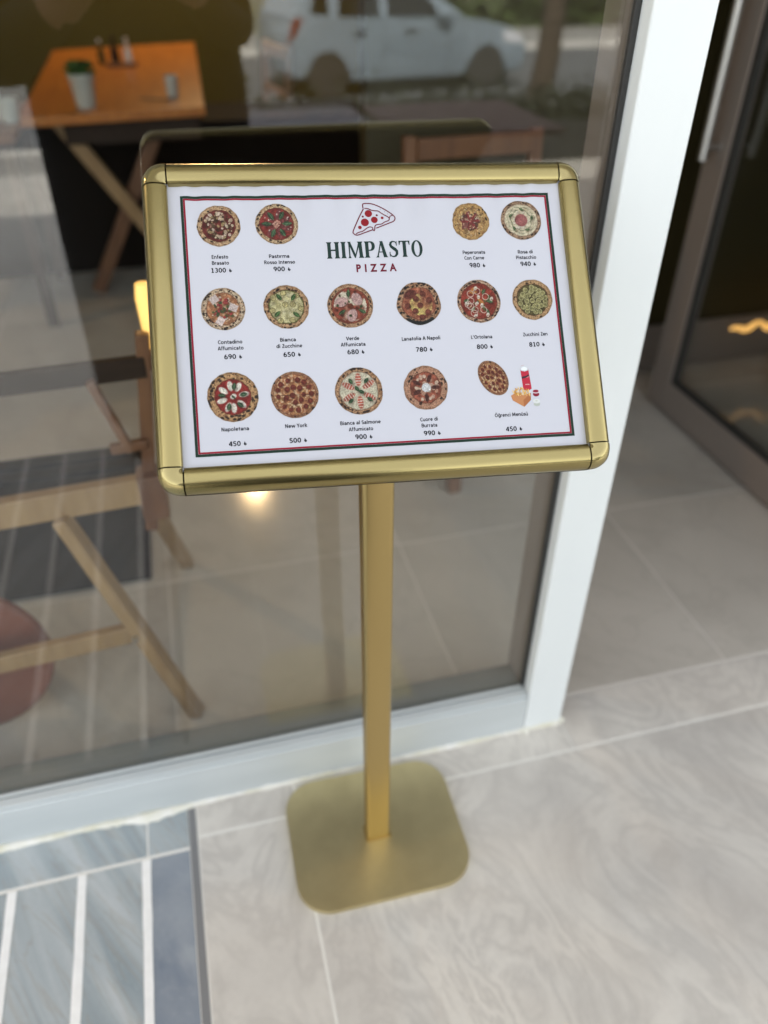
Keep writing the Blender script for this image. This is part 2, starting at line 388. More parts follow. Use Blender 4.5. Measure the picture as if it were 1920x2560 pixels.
# ------------------------------------------------------------------ shop window
win = thing('shop_window', 'large fixed shop window in a white aluminium frame behind the menu stand', 'window', (-1.3, .03, 0))
link('glass_pane', box(-3.1, .532, .030, .036, .098, 2.36), M['glass'], win)
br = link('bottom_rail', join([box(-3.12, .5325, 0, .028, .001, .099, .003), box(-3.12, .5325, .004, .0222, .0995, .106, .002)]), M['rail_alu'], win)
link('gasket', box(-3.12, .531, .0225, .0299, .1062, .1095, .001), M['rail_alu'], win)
link('inner_rail', box(-3.12, .5325, .0362, .088, .001, .108, .002), M['grey_alu'], win)
link('mullion', box(.5335, .6143, 0, .0265, .001, 2.4, .0025), M['white_alu'], win)
link('inner_mullion', box(.528, .6143, .0365, .098, .001, 2.4, .002), M['brown_alu'], win)
link('mullion_core', box(.5345, .6133, .0268, .0362, .001, 2.4), M['rubber'], win)
link('gasket', box(.5255, .533, .0235, .0298, .112, 2.36, .001), M['rubber'], win)
link('top_rail', box(-3.12, .6143, -.001, .10, 2.402, 2.418, .002), M['white_alu'], win)
link('end_mullion', box(-3.2, -3.122, 0, .098, .001, 2.4, .002), M['white_alu'], win)
# silicone bead at the foot of the frame
bm = bmesh.new(); n = 420; prev = None
for i in range(n + 1):
    x = -3.1 + (.61 + 3.1) * i / n
    ph = math.sin(x * 23) * .5 + math.sin(x * 61 + 1) * .3 + rnd.uniform(-.6, .6)
    w = .0055 + .0034 * ph; w += .009 * math.exp(-((x + .21) / .06) ** 2) + .004 * math.exp(-((x + .43) / .12) ** 2)
    h = .0055 + .0022 * ph
    if x > -.125: w *= .75
    ring = [bm.verts.new((x, .001, .001 + h * 1.3)), bm.verts.new((x, -w * .45, .001 + h)), bm.verts.new((x, -w, .0012)), bm.verts.new((x, -w, -.002)), bm.verts.new((x, .002, -.002))]
    if prev:
        for a in range(5): bm.faces.new((prev[a], prev[(a + 1) % 5], ring[(a + 1) % 5], ring[a]))
    prev = ring
link('sealant_bead', bm_me(bm), M['silicone'], win, smooth='all')
link('sealant_blob', lathe([(.001, -.002), (.008, 0), (.009, .004), (.005, .009), (.001, .011)], (.6172, .004, 0), 12), M['silicone'], win, smooth='all')
link('sealant_blob', lathe([(.001, -.002), (.007, 0), (.007, .003), (.004, .006), (.001, .007)], (.537, -.005, 0), 12), M['silicone'], win, smooth='all')

# ------------------------------------------------------------------ door leaf standing open inside
DX = 1.5
door = thing('glass_door', 'brown framed glass door with long steel handle standing open inside', 'door', (DX, .15, 0))
link('stile', box(DX, DX + .045, 1.085, 1.185, .012, 2.1, .003), M['brown_alu'], door)
link('stile', box(DX, DX + .045, .10, .19, .012, 2.1, .003), M['brown_alu'], door)
link('bottom_rail', box(DX, DX + .045, .1905, 1.0845, .012, .118, .003), M['brown_alu'], door)
link('top_rail', box(DX, DX + .045, .1905, 1.0845, 2.0, 2.1, .003), M['brown_alu'], door)
link('glass_pane', box(DX + .018, DX + .024, .192, 1.083, .119, 1.999), M['glass'], door)
link('gasket', join([box(DX + .004, DX + .0175, 1.062, 1.084, .119, 1.999), box(DX + .004, DX + .0175, .192, 1.061, .119, .136)]), M['rubber'], door)
h = link('handle', tube([(DX - .055, 1.115, .80), (DX - .055, 1.115, 1.7)], .013, 14), M['steel'], door, smooth=True)
for z in (.83, 1.67):
    link('bracket', tube([(DX - .055, 1.115, z), (DX - .001, 1.13, z)], .009, 10), M['steel'], h, smooth=True)
link('jamb', box(1.56, 1.655, 0, .25, .001, 2.4, .003), M['white_alu'], bld)

# ------------------------------------------------------------------ menu stand
SO = Vector((.18494904, -.17620881, .99551095))
EX, EY = Vector((.99453077, -.10088827, -.02702056)), Vector((.08862919, .67833425, .72938845)); EN = EX.cross(EY).normalized()
SM = Matrix(((EX.x, EY.x, EN.x, SO.x), (EX.y, EY.y, EN.y, SO.y), (EX.z, EY.z, EN.z, SO.z), (0, 0, 0, 1)))
stand = thing('menu_stand', 'gold metal menu stand with rounded base in front of the shop window', 'menu stand', (.1855, -.142, 0))
W2, H2, IW, IH = .225, .1648, .2002, .140
prof = [(0, -.004), (0, .0030), (.0007, .0050), (.0022, .0062), (.0050, .0072), (.0085, .0079), (.0125, .0081), (.0155, .0078), (.0183, .0066), (.0208, .0044), (.0228, .0014), (.0243, -.0025), (.0248, -.0070), (.0245, -.0095)]
def rail(axis, side):
    bm = bmesh.new(); rows = []
    half = (IW if axis == 'x' else IH) - .0012
    n = 2
    for i in range(n + 1):
        t = -half + 2 * half * i / n; row = []
        for u, hh in prof:
            if axis == 'x': p = Vector((t, side * (IH + u), hh))
            else: p = Vector((side * (IW + u), t, hh))
            row.append(bm.verts.new(p))
        rows.append(row)
    for a, b in zip(rows, rows[1:]):
        for k in range(len(prof) - 1): bm.faces.new((a[k], a[k + 1], b[k + 1], b[k]))
    bm.faces.new(rows[0]); bm.faces.new(list(reversed(rows[-1])))
    bmesh.ops.recalc_face_normals(bm, faces=bm.faces)
    me = bm_me(bm); me.transform(SM); return me
for ax, sd_ in (('x', 1), ('x', -1), ('y', 1), ('y', -1)):
    link('frame_rail', rail(ax, sd_), M['gold'], stand, smooth=True)
def corner(sx, sy):
    bm = bmesh.new(); rows = []; n = 14; c = Vector((sx * IW, sy * IH, 0))
    prof2 = [(0, .0050)] + [(u, hh + .0004) for u, hh in prof[2:]]
    for i in range(n + 1):
        a = math.pi / 2 * i / n
        # superellipse corner, a little squarer than a circle
        ca, sa = math.cos(a), math.sin(a); q = (ca ** 2.35 + sa ** 2.35) ** (-1 / 2.35)
        rows.append([bm.verts.new(c + Vector((sx * (u * ca * q + .0002), sy * (u * sa * q + .0002), hh))) for u, hh in prof2])
    for a, b in zip(rows, rows[1:]):
        for k in range(len(prof2) - 1): bm.faces.new((a[k], a[k + 1], b[k + 1], b[k]))
    bmesh.ops.remove_doubles(bm, verts=bm.verts, dist=1e-6)
    for rr in (rows[0], rows[-1]):
        try: bm.faces.new([v for v in rr if v.is_valid])
        except Exception: pass
    bmesh.ops.recalc_face_normals(bm, faces=bm.faces)
    me = bm_me(bm); me.transform(SM); return me
for sx in (1, -1):
    for sy in (1, -1): link('corner_cap', corner(sx, sy), M['gold_plastic'], stand, smooth=True)
bp_ = []
for sx, sy, a0 in ((1, -1, -90), (1, 1, 0), (-1, 1, 90), (-1, -1, 180)):
    for k in range(9): a = R(a0 + 11.25 * k); bp_.append((sx * (W2 - .0248) + .0245 * math.cos(a), sy * (H2 - .0248) + .0245 * math.sin(a)))
me = prism(bp_, -.0135, -.0096); me.transform(SM)
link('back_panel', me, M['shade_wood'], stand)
me = box(-IW - .004, IW + .004, -IH - .004, IH + .004, -.0110, -.0032); me.transform(SM)
link('backing_board', me, M['black_gap'], stand)
# inner lips where paper meets rail (dark groove)
# post: rounded rectangular tube with a groove down its left side
def post_me():
    x0, x1, y0, y1, r = .1672, .2078, -.160, -.132, .0068
    pts = []
    for cx, cy, a0 in ((x1 - r, y0 + r, -90), (x1 - r, y1 - r, 0), (x0 + r, y1 - r, 90), (x0 + r, y0 + r, 180)):
        for k in range(6): a = R(a0 + 18 * k); pts.append((cx + r * math.cos(a), cy + r * math.sin(a)))
        if a0 == 90: pts += [(x0, y0 + .0190), (x0 + .004, y0 + .0185), (x0 + .004, y0 + .0115), (x0, y0 + .0110)]
    return prism(pts, .0117, .985)
link('post', post_me(), M['gold_post'], stand, smooth=True)
me = box(-.035, .035, -.06, .045, -.030, -.0137, .003); me.transform(SM); link('bracket', me, M['dark_metal'], stand)
link('post_foot', prism([(.1645, -.1628), (.2105, -.1628), (.2105, -.1292), (.1645, -.1292)], .0116, .0140, .001), M['gold_post'], stand)
def base_me():
    w, d, r = .152, .124, .058; cx, cy = .1855, -.142; pts = []
    for sx, sy, a0 in ((1, -1, -90), (1, 1, 0), (-1, 1, 90), (-1, -1, 180)):
        for k in range(13): a = R(a0 + 7.5 * k); pts.append((cx + sx * (w - r) + r * math.cos(a), cy + sy * (d - r) + r * math.sin(a)))
    a = R(-1.2); c, s = math.cos(a), math.sin(a)
    pts = [(cx + (x - cx) * c - (y - cy) * s, cy + (x - cx) * s + (y - cy) * c) for x, y in pts]
    return prism(pts, .0006, .0115, .0042, 5)
link('base_plate', base_me(), M['gold_base'], stand, smooth=True)

# ------------------------------------------------------------------ menu poster: sheet, print
poster = thing('menu_poster', 'white pizza menu sheet with red and green border held in the gold frame', 'menu', SO)
def to_sheet(me): me.transform(SM); return me
def sheet_me():
    bm = bmesh.new(); nx, ny = 120, 84; g = []
    for j in range(ny + 1):
        row = []
        for i in range(nx + 1):
            x = -IW - .003 + (2 * IW + .006) * i / nx; y = -IH - .003 + (2 * IH + .006) * j / ny
            row.append(bm.verts.new((x, y, paperz(x, y))))
        g.append(row)
    for j in range(ny):
        for i in range(nx): bm.faces.new((g[j][i], g[j][i + 1], g[j + 1][i + 1], g[j + 1][i]))
    return bm_me(bm)
def paperz(x, y):
    et = max(0, (y - .10) / .04); eb = max(0, (-y - .10) / .04); er = max(0, (x - .17) / .03)
    z = .0006 * et * math.sin(x * 190 + 2 * math.sin(x * 37)) + .0003 * et * math.sin(x * 410 + 1) + .00028 * eb * math.sin(x * 230 + 2)
    z += .0002 * math.sin(x * 31 + y * 17) + .00025 * er * math.sin(y * 60) + .00018 * math.sin(y * 43 - x * 12)
    return z - .0010
link('sheet', to_sheet(sheet_me()), M['paper'], poster, smooth='all')
me = to_sheet(box(-IW - .003, IW + .003, -IH - .003, IH + .003, -.0030, -.0026)); link('card', me, M['white_cer'], poster)

def drape(me, dz=.00012):
    """lay a flat print on the slightly wavy sheet"""
    n = len(me.vertices); co = np.empty(n * 3); me.vertices.foreach_get('co', co); co = co.reshape(-1, 3)
    for k in range(n): co[k, 2] = paperz(co[k, 0], co[k, 1]) + dz + co[k, 2]
    me.vertices.foreach_set('co', co.ravel()); me.update(); return me

def border(x, y, w, seg=260):
    bm = bmesh.new()
    c = [(-x, -y), (x, -y), (x, y), (-x, y)]; ci = [(-x + w, -y + w), (x - w, -y + w), (x - w, y - w), (-x + w, y - w)]
    for k in range(4):
        a, b, a2, b2 = c[k], c[(k + 1) % 4], ci[k], ci[(k + 1) % 4]; prev = None
        for i in range(seg + 1):
            t = i / seg
            p = (bm.verts.new((a[0] + (b[0] - a[0]) * t, a[1] + (b[1] - a[1]) * t, 0)), bm.verts.new((a2[0] + (b2[0] - a2[0]) * t, a2[1] + (b2[1] - a2[1]) * t, 0)))
            if prev: bm.faces.new((prev[0], p[0], p[1], prev[1]))
            prev = p
    return bm_me(bm)
link('green_border', to_sheet(drape(border(.1884, .1300, .0026), .0003)), M['ink_green'], poster)
link('red_border', to_sheet(drape(border(.1856, .1272, .0017), .0003)), M['ink_red'], poster)

dg = None
def text_mesh(s, bold=.012, spacing=1.0):
    cu = bpy.data.curves.new('t', 'FONT'); cu.body = s; cu.size = 1; cu.offset = bold; cu.space_character = spacing
    cu.resolution_u = 3; cu.align_x = 'LEFT'
    ob = bpy.data.objects.new('t', cu); C.objects.link(ob)
    d = bpy.context.evaluated_depsgraph_get(); d.update()
    me = bpy.data.meshes.new_from_object(ob.evaluated_get(d)); me.materials.clear()
    bpy.data.objects.remove(ob); bpy.data.curves.remove(cu); return me
def cap_h(me_txt='H'):
    me = text_mesh('H', 0); ys_ = [v.co.y for v in me.vertices]; return max(ys_) - min(ys_)
CAPH = cap_h()
_x = text_mesh('x', 0); XH = max(v.co.y for v in _x.vertices)
def AR(cx, cy, rx, ry, a0, a1, n=14):
    n = max(3, int(abs(a1 - a0) / 360 * 18)); return [(cx + rx * math.cos(R(a0 + (a1 - a0) * k / n)), cy + ry * math.sin(R(a0 + (a1 - a0) * k / n))) for k in range(n + 1)]
ARCH = lambda x0, x1, t=.42: [(x0, t)] + AR((x0 + x1) / 2, t, (x1 - x0) / 2, .225, 180, 0) + [(x1, 0)]
U0 = [[(.1, .70), (.1, .3)] + AR(.335, .30, .235, .225, 180, 360) + [(.57, .70)], [(.57, .5), (.57, 0)]]
O0 = [AR(.335, .36, .255, .287, 0, 360)]
BOWL = AR(.34, .36, .245, .285, 0, 360)
DOT = lambda x, y: [(x - .075, y), (x + .075, y)]
GL = {
 'a': (.67, [AR(.29, .43, .22, .215, 155, 0) + [(.51, .0)], AR(.285, .215, .20, .145, 0, 360)]),
 'b': (.73, [[(.1, 0), (.1, 1.05)], BOWL]), 'd': (.73, [[(.585, 0), (.585, 1.05)], AR(.335, .36, .245, .285, 0, 360)]),
 'c': (.60, [AR(.35, .36, .26, .287, 48, 312)]), 'e': (.70, [AR(.34, .36, .255, .287, 0, 318), [(.12, .345), (.57, .345)]]),
 'f': (.45, [[(.19, 0), (.19, .84)] + AR(.36, .86, .17, .15, 175, 70), [(.03, .65), (.40, .65)]]),
 'g': (.71, [BOWL, [(.585, .70), (.585, -.04)] + AR(.345, -.04, .24, .17, 0, -140)]),
 'h': (.73, [[(.1, 0), (.1, 1.05)], ARCH(.1, .57)]), 'n': (.73, [[(.1, 0), (.1, .71)], ARCH(.1, .57)]),
 'm': (1.12, [[(.1, 0), (.1, .71)], ARCH(.1, .53), ARCH(.53, .96)]), 'i': (.31, [[(.12, 0), (.12, .71)], DOT(.12, .94)]), '\u0131': (.31, [[(.12, 0), (.12, .71)]]),
 'k': (.66, [[(.1, 0), (.1, 1.05)], [(.14, .36), (.52, .71)], [(.22, .42), (.58, 0)]]), 'l': (.31, [[(.12, 0), (.12, 1.05)]]),
 'o': (.74, O0), 'p': (.73, [[(.1, .71), (.1, -.28)], BOWL]), 'r': (.50, [[(.1, 0), (.1, .71)], AR(.36, .40, .26, .245, 180, 82)]),
 's': (.56, [AR(.28, .50, .19, .15, 35, 250, 8) + AR(.28, .215, .20, .145, 70, -150)]), 't': (.48, [[(.19, .90), (.19, .22)] + AR(.34, .22, .15, .145, 180, 285), [(.03, .65), (.42, .65)]]),
 'u': (.73, U0), '\u00fc': (.73, U0 + [DOT(.22, .93), DOT(.47, .93)]), '\u00f6': (.74, O0 + [DOT(.2, .93), DOT(.46, .93)]),
 'v': (.66, [[(.05, .71), (.32, 0)], [(.32, 0), (.59, .71)]]), 'w': (1.02, [[(.04, .71), (.27, 0)], [(.27, 0), (.5, .70)], [(.5, .70), (.73, 0)], [(.73, 0), (.96, .71)]]), 'y': (.66, [[(.05, .71), (.34, .03)], [(.60, .71), (.22, -.27)]]), 'z': (.58, [[(.07, .64), (.50, .64)], [(.47, .62), (.10, .09)], [(.07, .07), (.53, .07)]]),
 '\u011f': (.71, [BOWL, [(.585, .70), (.585, -.04)] + AR(.345, -.04, .24, .17, 0, -140), AR(.34, .98, .15, .10, 200, 340)]),
 'A': (.80, [[(.05, 0), (.38, 1)], [(.38, 1), (.72, 0)], [(.18, .29), (.58, .29)]]), 'B': (.74, [[(.12, 0), (.12, 1)], [(.12, .93), (.36, .93)] + AR(.38, .735, .19, .195, 90, -90) + [(.12, .54)], [(.38, .54)] + AR(.40, .305, .215, .235, 90, -90) + [(.12, .07)]]),
 'C': (.72, [AR(.43, .5, .33, .43, 48, 312)]), 'E': (.64, [[(.12, 0), (.12, 1)], [(.12, .93), (.56, .93)], [(.12, .52), (.52, .52)], [(.12, .07), (.57, .07)]]),
 'I': (.33, [[(.14, 0), (.14, 1)]]), 'L': (.58, [[(.12, 0), (.12, 1)], [(.12, .07), (.54, .07)]]), 'M': (1.08, [[(.12, 0), (.16, 1)], [(.18, .98), (.5, .12)], [(.5, .12), (.82, .98)], [(.84, 1), (.88, 0)]]),
 'N': (.86, [[(.12, 0), (.12, 1)], [(.13, .98), (.66, .02)], [(.67, 0), (.67, 1)]]), 'O': (.92, [AR(.44, .5, .345, .43, 0, 360)]), '\u00d6': (.92, [AR(.44, .46, .345, .40, 0, 360), DOT(.31, 1.10), DOT(.58, 1.10)]),
 'P': (.70, [[(.12, 0), (.12, 1)], [(.12, .93), (.36, .93)] + AR(.37, .675, .22, .255, 90, -90) + [(.12, .42)]]), 'R': (.74, [[(.12, 0), (.12, 1)], [(.12, .93), (.36, .93)] + AR(.37, .70, .20, .23, 90, -90) + [(.12, .47)], [(.36, .47), (.62, 0)]]),
 'S': (.64, [AR(.33, .72, .235, .215, 38, 255, 10) + AR(.31, .285, .235, .22, 72, -150)]), 'V': (.78, [[(.05, 1), (.38, 0)], [(.38, 0), (.71, 1)]]), 'Y': (.72, [[(.04, 1), (.35, .45)], [(.66, 1), (.35, .45)], [(.35, .48), (.35, 0)]]),
 'Z': (.66, [[(.08, .93), (.57, .93)], [(.55, .90), (.10, .09)], [(.07, .07), (.60, .07)]]), 'K': (.70, [[(.12, 0), (.12, 1)], [(.16, .48), (.58, 1)], [(.26, .56), (.64, 0)]]),
 '0': (.72, [AR(.34, .5, .245, .43, 0, 360)]), '1': (.72, [[(.13, .80), (.34, .95)], [(.36, 1), (.36, 0)], [(.14, .06), (.58, .06)]]), '3': (.72, [AR(.30, .73, .21, .20, 140, -80), AR(.30, .29, .25, .225, 85, -140)]),
 '4': (.72, [[(.50, 0), (.50, 1)], [(.47, .98), (.06, .30)], [(.05, .27), (.66, .27)]]), '5': (.72, [[(.16, .93), (.56, .93)], [(.17, .95), (.15, .52)], [(.14, .54)] + AR(.30, .31, .26, .25, 95, -140)]),
 '6': (.72, [AR(.35, .30, .235, .235, 0, 360), [(.12, .30)] + AR(.46, .42, .34, .50, 178, 95)]), '7': (.72, [[(.08, .93), (.60, .93)], [(.58, .92), (.24, 0)]]), '8': (.72, [AR(.34, .72, .20, .21, 0, 360), AR(.34, .28, .235, .225, 0, 360)]),
 '9': (.72, [AR(.33, .70, .235, .235, 0, 360), [(.565, .70)] + AR(.22, .58, .345, .50, -2, -85)]), "'": (.28, [[(.12, 1), (.12, .68)]]), ' ': (.34, []),
 '\u20ba': (.76, [[(.26, 1), (.26, .10)], [(.24, .08)] + AR(.26, .42, .40, .345, -80, 15), [(.04, .46), (.52, .66)], [(.04, .28), (.52, .48)]])}
def glyph_text(s, w, trk=.03):
    bm = bmesh.new(); x = 0; k = 0
    for ch in s:
        adv, st = GL[ch]
        for pts in st:
            bms_stroke(bm, [(px_ + x, py_) for px_, py_ in pts], w, .00001 * (k % 5)); k += 1
        x += adv + trk
    bmesh.ops.recalc_face_normals(bm, faces=bm.faces)
    return bm_me(bm)
def bms_stroke(bm, pts, w, z):
    prev = None; n = len(pts); closed = n > 8 and math.hypot(pts[0][0] - pts[-1][0], pts[0][1] - pts[-1][1]) < 1e-6
    for i, (x, y) in enumerate(pts):
        x0, y0 = pts[i - 1] if i else (pts[-2] if closed else pts[0]); x1, y1 = pts[i + 1] if i < n - 1 else (pts[1] if closed else pts[-1])
        dx, dy = x1 - x0, y1 - y0; L = math.hypot(dx, dy) or 1
        a, b = bm.verts.new((x - dy / L * w / 2, y + dx / L * w / 2, z)), bm.verts.new((x + dy / L * w / 2, y - dx / L * w / 2, z))
        if prev: bm.faces.new((prev[1], b, a, prev[0]))
        prev = (a, b)
def put_text(name, s, cx, cy, width, cap, m_, parent, bold=.16, label=None, spacing=None):
    if spacing:
        me = text_mesh(s, bold, spacing); ch = CAPH
    else:
        me = glyph_text(s, bold); ch = 1.0
    xs_ = [v.co.x for v in me.vertices]; x0, x1 = min(xs_), max(xs_)
    sx = width / (x1 - x0); sy = cap / ch
    me.transform(Matrix.Diagonal((sx, sy, 1, 1)) @ Matrix.Translation((-(x0 + x1) / 2, -ch / 2, 0)))
    me.transform(Matrix.Translation((cx, cy, 0)))
    drape(me, .00016); to_sheet(me)
    return link(name, me, m_, parent, label=label)

# ---- pizza pictures: painted cell by cell into a colour attribute
NP = 92
class Paint:
    def __init__(s, seed):
        s.g = np.random.default_rng(seed); ax = (np.arange(NP) + .5) / NP * 2.16 - 1.08
        s.X, s.Y = np.meshgrid(ax, ax); s.Rr = np.hypot(s.X, s.Y); s.T = np.arctan2(s.Y, s.X)
        s.img = np.ones((NP, NP, 3)) * 255.; s.alpha = np.zeros((NP, NP))
    def noise(s, n):
        g = s.g.random((n + 2, n + 2)); u = (s.X + 1.08) / 2.16 * n; v = (s.Y + 1.08) / 2.16 * n
        i, j = u.astype(int), v.astype(int); a, b = u - i, v - j; a = a * a * (3 - 2 * a); b = b * b * (3 - 2 * b)
        return g[j, i] * (1 - a) * (1 - b) + g[j, i + 1] * a * (1 - b) + g[j + 1, i] * (1 - a) * b + g[j + 1, i + 1] * a * b
    def fill(s, mask, col, var=0, n=20):
        c = np.array(col, float)[None, None, :]
        if var: c = c * (1 + var * (s.noise(n) - .5) * 2)[..., None]
        mask = np.clip(mask, 0, 1)[..., None]; s.img = s.img * (1 - mask) + c * mask
    def ell(s, cx, cy, a, b, ang=0, soft=.05):
        c, q = math.cos(ang), math.sin(ang); dx, dy = s.X - cx, s.Y - cy
        u, v = (dx * c + dy * q) / a, (-dx * q + dy * c) / b
        return np.clip((1 - np.hypot(u, v)) * min(a, b) / soft + .5, 0, 1)
    def leaf(s, cx, cy, L, W, ang, col=(58, 96, 52)):
        c, q = math.cos(ang), math.sin(ang); dx, dy = s.X - cx, s.Y - cy; u, v = (dx * c + dy * q) / L, (-dx * q + dy * c) / W
        mk = np.clip((1 - u * u - np.abs(v)) * 5, 0, 1) * (np.abs(u) < 1)
        sh = s.ell(cx + .03, cy - .04, L, W, ang, .08); s.fill(sh * .35, (60, 30, 20))
        s.fill(mk, col, .25, 16); s.fill(mk * (np.abs(v) < .12) * .5, [min(255, k * 1.7) for k in col])
        s.fill(mk * ((v > .12)) * .25, (25, 45, 25))
    def ring(s, cx, cy, r, w, col, a=1.0):
        d = np.hypot(s.X - cx, s.Y - cy); s.fill(np.clip((w - np.abs(d - r)) / .02 + .3, 0, 1) * a, col)
    def crust(s, col, inner=.78, rim=.98, char=(38, 30, 26), nchar=30, wob=.03, dark=(150, 92, 52)):
        wobm = 0
        for k in (2, 3, 5, 9, 17): wobm = wobm + wob * s.g.uniform(-.6, .6) * np.sin(k * s.T + s.g.uniform(0, 6)) / (k ** .35)
        edge = rim + wobm; s.alpha = np.clip((edge - s.Rr) / .03 + .5, 0, 1); s.inner = inner + wobm * 1.4
        s.img[:] = np.array(col); s.fill(np.clip(s.noise(26) * 1.9 - .9, 0, 1) * .75, dark); s.fill(np.clip(s.noise(40) * 2 - 1.1, 0, 1) * .8, [min(255, c * 1.13) for c in col])
        s.fill(np.clip((s.Rr - edge + .09) / .09, 0, 1) * .45, (110, 74, 46))
        for k in range(int(nchar * 1.3)):
            t = s.g.uniform(0, 6.28); rr = s.g.uniform(inner + .02, rim + .0); a = s.g.uniform(.018, .05)
            s.fill(s.ell(rr * math.cos(t), rr * math.sin(t), a * s.g.uniform(1, 1.9), a, t + 1.57, .03) * .88, char)
        for k in range(nchar * 4):
            t = s.g.uniform(0, 6.28); rr = s.g.uniform(inner, rim); a = s.g.uniform(.008, .022)
            s.fill(s.ell(rr * math.cos(t), rr * math.sin(t), a, a, 0, .02) * .8, (84, 52, 34))
    def sauce(s, col, var=.25, n=14):
        mk = np.clip((s.inner - s.Rr) / .04 + .5, 0, 1); s.fill(mk, col, var, n)
        s.fill(np.clip(1 - np.abs(s.Rr - s.inner) / .05, 0, 1) * .5 * (s.Rr < s.inner + .02), (92, 46, 28))
        return mk
    def blobs(s, n, rmax, smin, smax, cols, a=.95, elong=1.6, shadow=.3):
        for k in range(n):
            t, rr = s.g.uniform(0, 6.28), rmax * math.sqrt(s.g.random()); x, y = rr * math.cos(t), rr * math.sin(t)
            q = s.g.uniform(smin, smax); e = s.g.uniform(1, elong); an = s.g.uniform(0, 3.14); c = cols[s.g.integers(len(cols))]
            if shadow: s.fill(s.ell(x + .015, y - .03, q * e, q, an, .03) * shadow, (50, 26, 16))
            s.fill(s.ell(x, y, q * e, q, an, .025) * a, c)
    def flake(s, rmax, light, darkc, n=32, a=.8):
        mk = np.clip((rmax - s.Rr) / .06 + .5, 0, 1)
        q = s.noise(n); s.fill(np.clip(q * 3.2 - 1.75, 0, 1) * mk * a, light); s.fill(np.clip(.95 - q * 3, 0, 1) * mk * a, darkc)
    def pep(s, x, y, r, col=(128, 50, 36)):
        s.fill(s.ell(x + .01, y - .03, r * 1.1, r * 1.1, 0, .04) * .5, (60, 24, 16)); s.fill(s.ell(x, y, r, r, 0, .03), col, .18, 30); s.fill(s.ell(x - .01, y + .02, r * .55, r * .5, 0, .06) * .3, (176, 92, 66))

